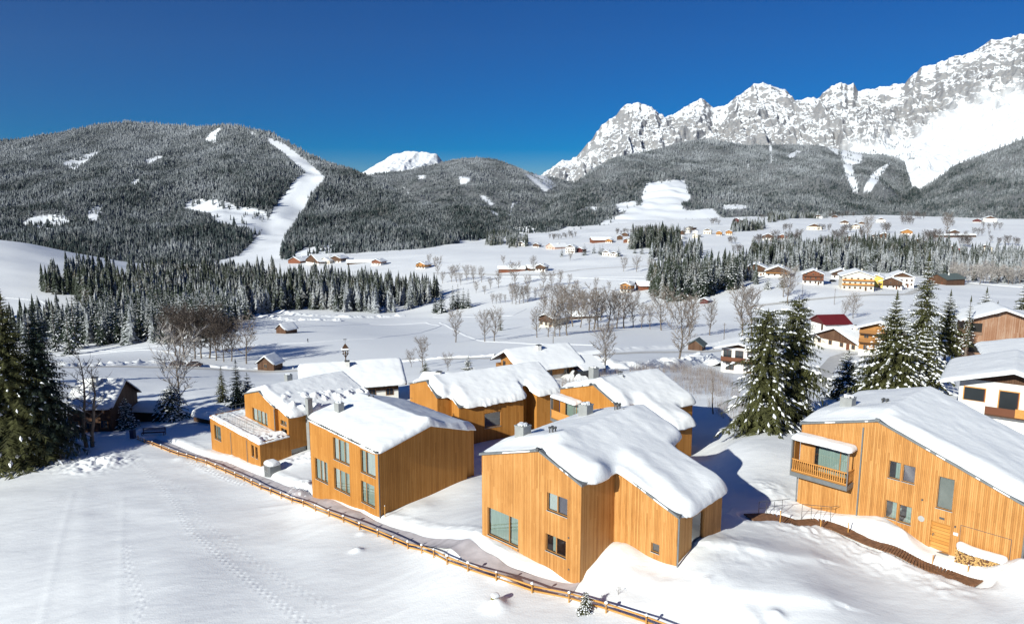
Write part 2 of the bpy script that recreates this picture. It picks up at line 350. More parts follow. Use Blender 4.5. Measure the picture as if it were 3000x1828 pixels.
def gz(X, Y):
    """ground height read back from the finished mesh grid (bilinear)"""
    X = np.atleast_1d(np.asarray(X, float)); Y = np.atleast_1d(np.asarray(Y, float))
    i = np.clip(np.searchsorted(GYS, Y) - 1, 0, len(GYS) - 2); A = X / (np.maximum(Y, 0) + 22); j = np.clip(np.searchsorted(GA, A) - 1, 0, len(GA) - 2)
    fy = np.clip((Y - GYS[i]) / (GYS[i + 1] - GYS[i]), 0, 1); fx = np.clip((A - GA[j]) / (GA[j + 1] - GA[j]), 0, 1)
    return (GZ[i, j] * (1 - fx) + GZ[i, j + 1] * fx) * (1 - fy) + (GZ[i + 1, j] * (1 - fx) + GZ[i + 1, j + 1] * fx) * fy
def gpt(x, y, d0=20.): return hit(x, y, gz, d0=d0)

# ------------------------------------------------------------------ hills and mountains
def ipl(pts, x, k=1): p = np.array(pts, float); return np.interp(x, p[:, 0], p[:, k])
class Hill:
    def __init__(s, name, ridge, base, amp, seed, cw=4, rows=150, prof=0.85, step=1.0, jit=0, nscale=420., kind=0):
        # ridge: (px, y, distance); base: (px, y, distance)
        s.name, s.ridge, s.base, s.amp, s.seed, s.prof, s.jit, s.ns, s.kind = name, ridge, base, amp, seed, prof, jit, nscale, kind
        s.x0, s.x1 = ridge[0][0], ridge[-1][0]; s.cw = cw; s.rows = rows
    def pt(s, px, t):
        yr = ipl(s.ridge, px, 1); dr = ipl(s.ridge, px, 2); yb = ipl(s.base, px, 1); db = ipl(s.base, px, 2)
        ys = sum(ipl(s.ridge, px + o, 1) * w_ for o, w_ in ((-90, .1), (-60, .15), (-30, .15), (0, .2), (30, .15), (60, .15), (90, .1)))   # the crest's jags fade out down the slope
        if s.jit: yr = yr + s.jit * fbm(px / 17., px * 0 + s.seed, 4, s.seed) * np.clip(t, 0, 1) ** 5
        tt = np.clip(t, 0, 1); y = yb + (ys - yb) * tt ** s.prof + (yr - ys) * tt ** 5; d = db + (dr - db) * t
        X, Y, Z = atd(px, y, d)
        env = np.clip(4 * tt * (1 - tt), 0, 1) ** 0.7
        if s.kind == 0: Z = Z + s.amp * env * fbm(X / s.ns, Y / s.ns, 4, s.seed)
        else:
            wx = 0.35 * fbm(X / 500., Y / 900., 3, s.seed + 7)
            g = ridged((X - 0.25 * Y) / 560. + wx, Y / 1500. + wx, 6, s.seed, .58) - 0.62
            g2 = ridged(X / 210., Y / 330., 4, s.seed + 3, .6) - 0.62
            g3 = ridged(X / 80., Y / 120., 3, s.seed + 5, .6) - 0.62
            Z = Z + s.amp * (g + 0.34 * g2 + .13 * g3) * (env * 0.9 + 0.14) * (0.12 + 0.88 * s.rockw(px, t))
        Z = np.where(t > 1, Z - (t - 1) * (dr - db) * 0.5, Z); Z = np.where(t < 0, Z + t * 260, Z)
        return X, Y, Z
    def rockw(s, px, t):
        yr = ipl(s.ridge, px, 1); yb = ipl(s.base, px, 1); y = yb + (yr - yb) * np.clip(t, 0, 1) ** s.prof
        edge = ipl([(1500, 700), (2150, 470), (2300, 450), (2420, 450), (2520, 440), (2600, 420), (2680, 375), (2760, 325), (2860, 295), (3000, 265), (3300, 180)], px)   # below this line: smooth snow slopes
        return .24 + .76 * (1 - smooth(-26, 30, y - edge + 34 * fbm(px / 38., y / 26., 4, 17)))
    def build(s, material):
        px = np.arange(s.x0, s.x1 + s.cw, s.cw, dtype=float); t = np.concatenate([[-.15, -.05], np.linspace(0, 1, s.rows), [1.03, 1.1, 1.3, 1.6]])
        T, P = np.meshgrid(t, px, indexing='ij'); X, Y, Z = s.pt(P, T); n, m = X.shape; idx = np.arange(n * m).reshape(n, m)
        F = np.stack([idx[:-1, :-1], idx[:-1, 1:], idx[1:, 1:], idx[1:, :-1]], -1).reshape(-1, 4)
        o = np_mesh(s.name, np.stack([X, Y, Z], -1).reshape(-1, 3), F, material, smooth_=True); tag(o, kind='structure')
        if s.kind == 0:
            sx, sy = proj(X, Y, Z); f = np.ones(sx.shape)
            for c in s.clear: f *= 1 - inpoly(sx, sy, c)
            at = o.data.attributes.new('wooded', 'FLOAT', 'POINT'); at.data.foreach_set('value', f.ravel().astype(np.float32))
        if s.kind == 1:
            at = o.data.attributes.new('rock', 'FLOAT', 'POINT'); at.data.foreach_set('value', s.rockw(P, T).ravel().astype(np.float32))
        return o
# rock faces with snow lying wherever they are not too steep
def rock_mat():
    m, n, l = mat('alpine_rock_and_snow')
    p = N(n, 'BsdfPrincipled'); o = N(n, 'OutputMaterial'); l.new(p.outputs[0], o.inputs[0]); p.inputs['Roughness'].default_value = .8; p.inputs['Specular IOR Level'].default_value = .1
    g = N(n, 'NewGeometry'); at = N(n, 'Attribute', attribute_name='rock')
    n1 = N(n, 'TexNoise'); n1.inputs['Scale'].default_value = .007; n1.inputs['Detail'].default_value = 9; n1.inputs['Roughness'].default_value = .68; n1.inputs['Distortion'].default_value = .6
    mp = N(n, 'Mapping'); mp.inputs['Scale'].default_value = (.7, .6, 2.4); mp.inputs['Rotation'].default_value = (0, .55, 0)
    l.new(g.outputs['Position'], mp.inputs[0]); l.new(mp.outputs[0], n1.inputs['Vector'])
    n2 = N(n, 'TexNoise'); n2.inputs['Scale'].default_value = .06; n2.inputs['Detail'].default_value = 6; n2.inputs['Roughness'].default_value = .7; l.new(mp.outputs[0], n2.inputs['Vector'])
    sx = N(n, 'SeparateXYZ'); l.new(g.outputs['Normal'], sx.inputs[0])
    st = N(n, 'MapRange'); st.inputs[1].default_value = .9; st.inputs[2].default_value = .62; st.inputs[3].default_value = -.26; st.inputs[4].default_value = .18; l.new(sx.outputs['Z'], st.inputs[0])
    a = N(n, 'Math', operation='ADD'); l.new(n1.outputs[0], a.inputs[0]); l.new(st.outputs[0], a.inputs[1])
    b = N(n, 'Math', operation='MULTIPLY_ADD'); l.new(n2.outputs[0], b.inputs[0]); b.inputs[1].default_value = .6; l.new(a.outputs[0], b.inputs[2])
    c = N(n, 'MapRange'); c.inputs[1].default_value = .77; c.inputs[2].default_value = .90; l.new(b.outputs[0], c.inputs[0])
    d = N(n, 'Math', operation='MULTIPLY'); l.new(c.outputs[0], d.inputs[0]); l.new(at.outputs['Fac'], d.inputs[1])
    rk = ramp(n, [(.3, (.17, .18, .20)), (.5, (.27, .27, .28)), (.74, (.40, .35, .31))]); l.new(n2.outputs[0], rk.inputs[0])
    mx = N(n, 'MixRGB'); l.new(d.outputs[0], mx.inputs[0]); mx.inputs[1].default_value = (.80, .82, .85, 1); l.new(rk.outputs[0], mx.inputs[2]); l.new(mx.outputs[0], p.inputs['Base Color'])
    bp = N(n, 'Bump'); bp.inputs['Strength'].default_value = .6; bp.inputs['Distance'].default_value = 14; bh = N(n, 'Math', operation='MULTIPLY'); l.new(b.outputs[0], bh.inputs[0]); l.new(at.outputs['Fac'], bh.inputs[1]); l.new(bh.outputs[0], bp.inputs['Height']); l.new(bp.outputs[0], p.inputs['Normal'])
    return m
M_ROCK = rock_mat()
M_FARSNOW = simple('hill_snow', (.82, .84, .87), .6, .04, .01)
h_left = Hill('forested_hill', [(-500, 470, 3000), (-200, 432, 3000), (0, 414, 3100), (100, 402, 3100), (200, 384, 3150), (290, 366, 3200), (370, 360, 3200), (440, 361, 3200), (520, 371, 3100), (600, 371, 3000), (655, 366, 2900), (720, 376, 2850), (790, 393, 2750), (870, 433, 2600), (950, 480, 2450), (1030, 508, 2300), (1100, 535, 2200), (1174, 580, 2050), (1260, 612, 1900), (1356, 642, 1800), (1448, 674, 1650), (1520, 700, 1500)],
              [(-500, 760, 1250), (0, 745, 1200), (200, 790, 1000), (500, 800, 1000), (620, 788, 1040), (800, 758, 1120), (1000, 755, 1120), (1200, 742, 1130), (1350, 725, 1250), (1520, 712, 1350)], 70, 31)
h_mid = Hill('middle_hill', [(850, 560, 4200), (1000, 528, 4300), (1100, 512, 4400), (1180, 502, 4500), (1250, 487, 4500), (1310, 472, 4500), (1350, 465, 4500), (1400, 462, 4500), (1450, 467, 4500), (1500, 484, 4500), (1540, 502, 4500), (1580, 514, 4600), (1620, 519, 4700), (1680, 535, 4700), (1800, 560, 4700)],
             [(850, 760, 1900), (1400, 705, 1900), (1800, 690, 2200)], 90, 47)
h_foot = Hill('forested_foothill', [(1400, 722, 1700), (1480, 690, 1900), (1560, 640, 2300), (1620, 588, 2700), (1700, 528, 3200), (1760, 490, 3400), (1800, 468, 3500), (1900, 443, 3700), (2000, 418, 3800), (2060, 407, 3800), (2100, 414, 3800), (2200, 427, 3800), (2300, 424, 3850), (2400, 427, 3900), (2480, 442, 3950), (2560, 455, 4000), (2615, 462, 4000), (2650, 480, 3900), (2662, 520, 3500), (2680, 590, 2900), (2710, 634, 2600)],
              [(1400, 730, 1400), (1560, 704, 1550), (1700, 694, 1600), (1900, 668, 1750), (2100, 650, 1900), (2400, 634, 2100), (2710, 640, 2300)], 110, 59, prof=.8)
h_right = Hill('right_forested_hill', [(2560, 640, 2500), (2640, 588, 2900), (2690, 562, 3000), (2750, 522, 3000), (2800, 484, 3000), (2860, 462, 3000), (2920, 438, 3000), (3000, 408, 3000), (3150, 365, 3000), (3400, 330, 3000)],
               [(2560, 650, 2200), (2700, 640, 2150), (2900, 656, 1900), (3000, 676, 1750), (3400, 700, 1600)], 60, 63)
h_massif = Hill('rocky_massif', [(1480, 580, 6500), (1560, 535, 6500), (1595, 512, 6500), (1650, 468, 6500), (1690, 464, 6500), (1740, 402, 6500), (1760, 372, 6500), (1800, 342, 6500), (1830, 312, 6500), (1850, 310, 6500), (1870, 303, 6500), (1900, 318, 6500), (1945, 346, 6500), (1990, 322, 6500), (2050, 290, 6500), (2065, 293, 6500), (2090, 316, 6500), (2120, 312, 6500), (2160, 285, 6500), (2195, 256, 6500), (2235, 243, 6500), (2262, 258, 6500), (2300, 262, 6500), (2330, 300, 6500), (2365, 284, 6500), (2395, 290, 6500), (2440, 252, 6400), (2465, 238, 6400), (2485, 252, 6400), (2500, 242, 6400), (2515, 264, 6400), (2580, 252, 6300), (2650, 238, 6200), (2700, 200, 6100), (2760, 180, 6000), (2790, 177, 6000), (2850, 150, 5900), (2900, 126, 5800), (2960, 108, 5700), (3000, 101, 5600), (3200, 40, 5400), (3500, 20, 5200)],
                [(1480, 620, 4300), (2000, 560, 4300), (2600, 600, 3400), (2800, 590, 3200), (3100, 560, 3200), (3500, 520, 3200)], 420, 71, cw=2.5, rows=420, prof=.95, jit=7, kind=1)
h_peak = Hill('snowy_peak', [(980, 560, 9000), (1060, 508, 9000), (1100, 484, 9000), (1150, 456, 9000), (1200, 441, 9000), (1250, 447, 9000), (1280, 455, 9000), (1300, 478, 9000), (1330, 505, 9000), (1400, 540, 9000)],
              [(980, 600, 7000), (1400, 600, 7000)], 420, 83, cw=3, rows=160, prof=.95, jit=4, kind=1)
h_peak.rockw = lambda px, t: np.full(np.broadcast(px, t).shape, .5)
def zz(pts, x0, y0, s): return [(x0 + s * a, y0 + s * b) for a, b in pts]
Z1_ = lambda p: zz(p, 0, 340, .4058)
Z2_ = lambda p: zz(p, 900, 420, .3653)
Z3_ = lambda p: zz(p, 1580, 80, .5763)
CL_LEFT = [[(781, 401), (832, 421), (905, 474), (954, 519), (912, 567), (893, 608), (852, 665), (822, 730), (830, 790), (560, 790), (640, 765), (702, 746), (763, 685), (808, 600), (836, 567), (856, 535), (893, 502), (856, 474), (828, 446), (791, 421)],
           Z1_([(440, 340), (540, 395), (620, 330), (740, 250), (700, 245), (520, 310)]), Z1_([(1480, 170), (1530, 200), (1570, 180), (1560, 130), (1610, 90), (1580, 85), (1510, 130)]), Z1_([(1040, 320), (1080, 340), (1180, 295), (1150, 285)]),
           Z1_([(1290, 650), (1420, 600), (1600, 610), (1720, 650), (1930, 690), (1930, 780), (1840, 870), (1780, 810), (1560, 770), (1520, 700), (1400, 680)]), Z1_([(130, 790), (250, 720), (440, 710), (530, 760), (430, 800), (350, 830), (240, 790)]),
           Z1_([(630, 760), (630, 690), (720, 640), (750, 650), (700, 750)]), Z1_([(930, 500), (960, 460), (1020, 450), (990, 500)]), Z1_([(120, 310), (170, 290), (210, 300), (170, 330)]), Z1_([(1790, 105), (1870, 130), (1850, 150), (1800, 130)]),
           [(848, 770), (862, 742), (890, 728), (975, 715), (985, 740), (1010, 752), (1100, 752), (1250, 742), (1330, 722), (1345, 700), (1440, 690), (1500, 712), (1500, 800), (848, 800)]]
CL_MID = [Z2_(p) for p in ([(880, 260), (950, 250), (950, 280), (890, 290)], [(1215, 265), (1320, 270), (1300, 310), (1230, 335)], [(1375, 405), (1440, 430), (1500, 490), (1470, 500), (1400, 445)], [(1460, 530), (1535, 560), (1530, 585), (1480, 560)],
          [(1640, 480), (1700, 470), (1650, 500), (1638, 578), (1625, 578)], [(1740, 245), (1900, 250), (2005, 340), (1900, 390), (1800, 300)], [(795, 385), (835, 400), (820, 425)], [(768, 345), (788, 350), (775, 380)], [(900, 462), (960, 472), (940, 488)])]
CL_FOOT = [Z3_(p) for p in ([(520, 860), (545, 790), (740, 775), (775, 880), (720, 890), (740, 930), (880, 920), (940, 985), (380, 985), (300, 1010), (520, 900)], [(380, 900), (500, 880), (500, 930), (400, 940)], [(190, 912), (300, 912), (290, 932)], [(920, 903), (1060, 903), (1050, 922), (940, 926)],
           [(1168, 600), (1184, 600), (1188, 690), (1174, 690)], [(1255, 655), (1310, 625), (1335, 632), (1280, 668)], [(1520, 590), (1600, 580), (1650, 600), (1640, 690), (1590, 700), (1625, 835), (1600, 835), (1555, 750)], [(1645, 830), (1695, 740), (1790, 680), (1710, 800), (1680, 835)], [(1052, 695), (1067, 695), (1063, 728)], [(1400, 560), (1500, 640), (1520, 650), (1540, 560)])] + \
          [[(1480, 672), (1560, 662), (1590, 690), (1560, 700)], [(1610, 690), (1660, 664), (1750, 660), (1780, 640), (1850, 628), (1960, 640), (1990, 690), (1800, 720), (1600, 720)]]
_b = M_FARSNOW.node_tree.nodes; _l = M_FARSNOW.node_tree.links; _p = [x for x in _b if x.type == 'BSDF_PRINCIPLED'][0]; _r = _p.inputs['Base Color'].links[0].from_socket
_a_ = N(_b, 'Attribute', attribute_name='wooded'); _m = N(_b, 'MixRGB'); _l.new(_a_.outputs['Fac'], _m.inputs[0]); _l.new(_r, _m.inputs[1]); _m.inputs[2].default_value = (.16, .165, .17, 1); _l.new(_m.outputs[0], _p.inputs['Base Color'])   # brush and litter on the forest floor, with the snow's tree shade painted in
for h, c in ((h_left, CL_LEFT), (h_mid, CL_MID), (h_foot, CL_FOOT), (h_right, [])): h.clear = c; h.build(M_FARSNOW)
h_massif.build(M_ROCK); h_peak.build(M_ROCK)
# ================================================================== TREES
def conifer_mat(name, green, lo, hi, z0=-60., z1=420., scale=.35, thr=.5, soft=.19):
    m, n, l = mat(name)
    p = N(n, 'BsdfPrincipled'); o = N(n, 'OutputMaterial'); l.new(p.outputs[0], o.inputs[0]); p.inputs['Roughness'].default_value = .8; p.inputs['Specular IOR Level'].default_value = .15
    g = N(n, 'NewGeometry'); no = N(n, 'TexNoise'); no.inputs['Scale'].default_value = scale; no.inputs['Detail'].default_value = 3; no.inputs['Roughness'].default_value = .7; l.new(g.outputs['Position'], no.inputs['Vector'])
    big = N(n, 'TexNoise'); big.inputs['Scale'].default_value = scale * .08; big.inputs['Detail'].default_value = 3; l.new(g.outputs['Position'], big.inputs['Vector'])
    hug = N(n, 'TexNoise'); hug.inputs['Scale'].default_value = scale * .009; hug.inputs['Detail'].default_value = 4; l.new(g.outputs['Position'], hug.inputs['Vector'])
    sx = N(n, 'SeparateXYZ'); l.new(g.outputs['Position'], sx.inputs[0])
    fr = N(n, 'MapRange'); fr.inputs[1].default_value = z0; fr.inputs[2].default_value = z1; fr.inputs[3].default_value = lo; fr.inputs[4].default_value = hi; l.new(sx.outputs['Z'], fr.inputs[0])
    a = N(n, 'Math', operation='ADD'); l.new(no.outputs[0], a.inputs[0]); l.new(fr.outputs[0], a.inputs[1])
    a2 = N(n, 'Math', operation='MULTIPLY_ADD'); l.new(big.outputs[0], a2.inputs[0]); a2.inputs[1].default_value = .55; a1 = N(n, 'Math', operation='MULTIPLY_ADD'); l.new(hug.outputs[0], a1.inputs[0]); a1.inputs[1].default_value = .7; l.new(a.outputs[0], a1.inputs[2]); as_ = N(n, 'Math', operation='SUBTRACT'); l.new(a1.outputs[0], as_.inputs[0]); as_.inputs[1].default_value = .35; l.new(as_.outputs[0], a2.inputs[2])
    c = N(n, 'MapRange'); c.inputs[1].default_value = thr + .27 - soft * .2; c.inputs[2].default_value = thr + .27 + soft; c.inputs[4].default_value = .8; l.new(a2.outputs[0], c.inputs[0])
    gr = ramp(n, [(.3, tuple(v * .7 for v in green)), (.5, green), (.66, (green[0] * 2.2, green[1] * 1.35, green[2] * 1.1))]); l.new(big.outputs[0], gr.inputs[0])
    mx = N(n, 'MixRGB'); l.new(c.outputs[0], mx.inputs[0]); l.new(gr.outputs[0], mx.inputs[1]); mx.inputs[2].default_value = (.42, .44, .47, 1); l.new(mx.outputs[0], p.inputs['Base Color'])
    return m
M_FOREST = conifer_mat('frosted_forest', (.024, .037, .036), -.02, .26, -60., 520., .8, soft=.30)
M_FOREST2 = conifer_mat('snow_dusted_wood', (.028, .036, .022), .015, .03, -60., 520., .9)
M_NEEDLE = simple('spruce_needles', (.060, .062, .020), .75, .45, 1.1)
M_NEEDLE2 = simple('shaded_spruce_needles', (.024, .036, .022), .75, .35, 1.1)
M_TWIGSNOW = simple('branch_snow', (.84, .85, .87), .6, .03, 2.)
M_BARK = simple('bark', (.15, .12, .095), .9, .3, 2.5)
M_TWIG = simple('bare_twigs', (.20, .165, .14), .9, .25, 1.)
M_TWIGD = simple('dark_twigs', (.10, .085, .078), .9, .25, 1.)
M_TWIGF = simple('frosted_twigs', (.36, .33, .31), .9, .25, 1.)

# ================================================================== THE WOODEN HOUSES
def board_mat(name, c0, c1, c2, bw=.14, horiz=False, rough=.65):
    """larch boards laid by UV metres: each board its own tone, dark joints, grain along the board"""
    m, n, l = mat(name)
    p = N(n, 'BsdfPrincipled'); o = N(n, 'OutputMaterial'); l.new(p.outputs[0], o.inputs[0]); p.inputs['Roughness'].default_value = rough; p.inputs['Specular IOR Level'].default_value = .25
    uv = N(n, 'UVMap'); s = N(n, 'SeparateXYZ'); l.new(uv.outputs[0], s.inputs[0]); A, B = ('Y', 'X') if horiz else ('X', 'Y')
    d = N(n, 'Math', operation='DIVIDE'); l.new(s.outputs[A], d.inputs[0]); d.inputs[1].default_value = bw
    fl = N(n, 'Math', operation='FLOOR'); l.new(d.outputs[0], fl.inputs[0]); fr = N(n, 'Math', operation='FRACT'); l.new(d.outputs[0], fr.inputs[0])
    wn = N(n, 'TexWhiteNoise', noise_dimensions='1D'); l.new(fl.outputs[0], wn.inputs['W'])
    # boards are not full length: second cell along the board
    ln = N(n, 'Math', operation='MULTIPLY_ADD'); l.new(wn.outputs[0], ln.inputs[0]); ln.inputs[1].default_value = 7.; l.new(s.outputs[B], ln.inputs[2])
    l2 = N(n, 'Math', operation='DIVIDE'); l.new(ln.outputs[0], l2.inputs[0]); l2.inputs[1].default_value = 9.; f2 = N(n, 'Math', operation='FLOOR'); l.new(l2.outputs[0], f2.inputs[0])
    cb = N(n, 'CombineXYZ'); l.new(fl.outputs[0], cb.inputs[0]); l.new(f2.outputs[0], cb.inputs[1]); w2 = N(n, 'TexWhiteNoise', noise_dimensions='2D'); l.new(cb.outputs[0], w2.inputs['Vector'])
    mp = N(n, 'Mapping'); mp.inputs['Scale'].default_value = (1.2, 14, 1) if horiz else (14, 1.2, 1); l.new(uv.outputs[0], mp.inputs[0])
    g = N(n, 'TexNoise'); g.inputs['Scale'].default_value = 1.; g.inputs['Detail'].default_value = 5; g.inputs['Roughness'].default_value = .65; l.new(mp.outputs[0], g.inputs['Vector'])
    st = N(n, 'TexNoise'); st.inputs['Scale'].default_value = .35; st.inputs['Detail'].default_value = 3; l.new(uv.outputs[0], st.inputs['Vector'])
    a = N(n, 'Math', operation='MULTIPLY_ADD'); l.new(w2.outputs[0], a.inputs[0]); a.inputs[1].default_value = .30; g2 = N(n, 'Math', operation='MULTIPLY'); l.new(g.outputs[0], g2.inputs[0]); g2.inputs[1].default_value = .5; l.new(g2.outputs[0], a.inputs[2])
    a3 = N(n, 'Math', operation='MULTIPLY_ADD'); l.new(st.outputs[0], a3.inputs[0]); a3.inputs[1].default_value = .5; l.new(a.outputs[0], a3.inputs[2])
    r = ramp(n, [(.35, c0), (.62, c1), (.95, c2)]); l.new(a3.outputs[0], r.inputs[0])
    e = N(n, 'Math', operation='LESS_THAN'); l.new(fr.outputs[0], e.inputs[0]); e.inputs[1].default_value = .17
    mx = N(n, 'MixRGB', blend_type='MULTIPLY'); ef = N(n, 'Math', operation='MULTIPLY'); l.new(e.outputs[0], ef.inputs[0]); ef.inputs[1].default_value = .5; l.new(ef.outputs[0], mx.inputs[0]); l.new(r.outputs[0], mx.inputs[1]); mx.inputs[2].default_value = (.25, .2, .17, 1); l.new(mx.outputs[0], p.inputs['Base Color'])
    b = N(n, 'Bump'); b.inputs['Strength'].default_value = .5; b.inputs['Distance'].default_value = .02; iv = N(n, 'Math', operation='SUBTRACT'); iv.inputs[0].default_value = 1; l.new(e.outputs[0], iv.inputs[1]); l.new(iv.outputs[0], b.inputs['Height']); l.new(b.outputs[0], p.inputs['Normal'])
    return m
M_LARCH = board_mat('larch_boards', (.31, .135, .035), (.48, .22, .062), (.60, .325, .115), .115)
M_LARCH2 = board_mat('golden_boards', (.34, .135, .024), (.45, .19, .037), (.53, .245, .06), .20)
M_LARCHH = board_mat('door_planks', (.42, .17, .035), (.52, .24, .055), (.60, .31, .09), .24, True)
M_WOODF = simple('window_wood', (.33, .16, .055), .6, .15, 4)
M_METAL = simple('grey_sheet_metal', (.20, .21, .215), .45, .1, 3, .3)
M_GUT = simple('dark_gutter', (.10, .10, .10), .5, .1, 3, .2)
M_SILL = simple('aluminium_sill', (.50, .50, .49), .35, .06, 3, .4)
M_CHIM = simple('chimney_sheet', (.30, .305, .30), .5, .10, 2, .1)
M_CURT = simple('pale_green_curtain', (.34, .42, .39), .8, .16, 3., stretch=(9, 9, .3))
M_CURTW = simple('white_curtain', (.55, .58, .58), .8, .12, 3., stretch=(9, 9, .3))
M_CURTD = simple('dark_violet_curtain', (.10, .08, .12), .8, .2, 3., stretch=(9, 9, .3))
M_BLIND = simple('grey_blind', (.19, .20, .185), .7, .08, 1.)
M_DARK = simple('dark_interior', (.02, .018, .016), .8, .2, 1.)
M_REDD = simple('dark_red_wood', (.09, .022, .02), .6, .2, 3.)
def glass_mat():
    m, n, l = mat('window_glass'); o = N(n, 'OutputMaterial'); t = N(n, 'BsdfTransparent'); t.inputs[0].default_value = (.86, .92, .90, 1)
    g = N(n, 'BsdfGlossy'); g.inputs['Roughness'].default_value = .03; f = N(n, 'Fresnel'); f.inputs[0].default_value = 1.55; a = N(n, 'Math', operation='MULTIPLY_ADD'); l.new(f.outputs[0], a.inputs[0]); a.inputs[1].default_value = 1.3; a.inputs[2].default_value = .14
    x = N(n, 'MixShader'); l.new(a.outputs[0], x.inputs[0]); l.new(t.outputs[0], x.inputs[1]); l.new(g.outputs[0], x.inputs[2]); l.new(x.outputs[0], o.inputs[0]); return m
M_GLASS = glass_mat()

def zroof(planes, u, v):
    r = None
    for a, b, c in planes:
        z = a + b * u + c * v; r = z if r is None else np.minimum(r, z)
    return r
def clip_half(poly, f):
    out = []
    for i in range(len(poly)):
        p, q = poly[i], poly[(i + 1) % len(poly)]; a, b = f(*p), f(*q)
        if a >= 0: out.append(p)
        if (a >= 0) != (b >= 0): t = a / (a - b); out.append((p[0] + (q[0] - p[0]) * t, p[1] + (q[1] - p[1]) * t))
    return out
def wall_run(mb, p0, p1, zb, planes, holes, uoff, depth=.2, m=0):
    L = math.hypot(p1[0] - p0[0], p1[1] - p0[1]); dx, dy = (p1[0] - p0[0]) / L, (p1[1] - p0[1]) / L
    S_ = {0., L}
    for h in holes: S_ |= {h[0], h[1]}
    for i in range(len(planes)):
        for j in range(i):
            f = lambda s: (planes[i][0] - planes[j][0]) + (planes[i][1] - planes[j][1]) * (p0[0] + dx * s) + (planes[i][2] - planes[j][2]) * (p0[1] + dy * s)
            a, b = f(0), f(L)
            if a * b < 0: S_.add(L * a / (a - b))
    S_ = sorted(S_); P = lambda s, z, k=0.: (p0[0] + dx * s - dy * k, p0[1] + dy * s + dx * k, z)
    for s0, s1 in zip(S_[:-1], S_[1:]):
        if s1 - s0 < 1e-4: continue
        hs = sorted([h for h in holes if h[0] <= s0 + 1e-5 and h[1] >= s1 - 1e-5], key=lambda h: h[2]); z = zb
        t0 = float(zroof(planes, p0[0] + dx * s0, p0[1] + dy * s0)); t1 = float(zroof(planes, p0[0] + dx * s1, p0[1] + dy * s1))
        segs = []
        for h in hs: segs.append((z, z, h[2], h[2])); z = h[3]
        segs.append((z, z, t0, t1))
        for a, b, c, d in segs: mb.face([P(s0, a), P(s1, b), P(s1, d), P(s0, c)], [(uoff + s0, a), (uoff + s1, b), (uoff + s1, d), (uoff + s0, c)], m)
    for h in holes:
        s0, s1, a, b = h[:4]
        for q in ([P(s0, a), P(s0, a, depth), P(s0, b, depth), P(s0, b)], [P(s1, a, depth), P(s1, a), P(s1, b), P(s1, b, depth)], [P(s0, a), P(s1, a), P(s1, a, depth), P(s0, a, depth)], [P(s0, b, depth), P(s1, b, depth), P(s1, b), P(s0, b)]):
            mb.face(q, [(0, 0), (.2, 0), (.2, 1), (0, 1)], m)
def window(root, p0, p1, h, fm=None, label=None):
    """h = (s0, s1, z0, z1, pane splits, covering per pane)"""
    s0, s1, z0, z1 = h[:4]; sp = h[4] if len(h) > 4 else []; cov = h[5] if len(h) > 5 else 'g'; fm = fm or M_WOODF
    L = math.hypot(p1[0] - p0[0], p1[1] - p0[1]); ang = math.atan2(p1[1] - p0[1], p1[0] - p0[0])
    f = MB(); W = s1 - s0; t = .055; y0, y1 = .09, .16
    f.box((0, y0, 0), (W, y1, t)); f.box((0, y0, z1 - z0 - t), (W, y1, z1 - z0)); f.box((0, y0, t), (t, y1, z1 - z0 - t)); f.box((W - t, y0, t), (W, y1, z1 - z0 - t))
    ed = [0] + [q * W for q in sp] + [W]
    for q in ed[1:-1]: f.box((q - .05, y0 - .01, t), (q + .05, y1, z1 - z0 - t))
    o = f.build('window', fm, root, label=label)
    o.location = (p0[0] + math.cos(ang) * s0, p0[1] + math.sin(ang) * s0, z0); o.rotation_euler = (0, 0, ang)
    g = MB(); g.face([(t, .125, t), (W - t, .125, t), (W - t, .125, z1 - z0 - t), (t, .125, z1 - z0 - t)]); g.build('pane', M_GLASS, o)
    s = MB(); s.box((-.03, -.05, -.035), (W + .03, y0, 0)); s.build('sill', M_SILL, o)
    for i in range(len(ed) - 1):
        c = cov[min(i, len(cov) - 1)]
        if c == 'd': continue
        if c == 'p': c = 'g'; ed0 = ed[i] + (ed[i + 1] - ed[i]) * .45
        else: ed0 = ed[i]
        M = {'g': M_CURT, 'w': M_CURTW, 'v': M_CURTD, 'b': M_BLIND}[c]; a, b = ed0 + .07, ed[i + 1] - .07; k = MB(); nn = max(4, int((b - a) / .07)) if c != 'b' else 1
        if c in 'gw' and b - a > 1.2: a += .04
        for j in range(nn):
            xa, xb = a + (b - a) * j / nn, a + (b - a) * (j + 1) / nn; ya, yb = .24 + (.05 if j % 2 else 0) * (nn > 1), .24 + (.05 if (j + 1) % 2 else 0) * (nn > 1)
            k.face([(xa, ya, .04), (xb, yb, .04), (xb, yb, z1 - z0 - .06), (xa, ya, z1 - z0 - .06)])
        k.build('blind' if c == 'b' else 'curtain', M, o)
    return o
def poly_sd(X, Y, poly):
    d = np.full(X.shape, 1e9); n = len(poly)
    for i in range(n):
        (x0, y0), (x1, y1) = poly[i], poly[(i + 1) % n]; dx, dy = x1 - x0, y1 - y0; t = np.clip(((X - x0) * dx + (Y - y0) * dy) / (dx * dx + dy * dy), 0, 1)
        d = np.minimum(d, np.hypot(X - x0 - t * dx, Y - y0 - t * dy))
    return np.where(inpoly(X, Y, poly), d, -d)
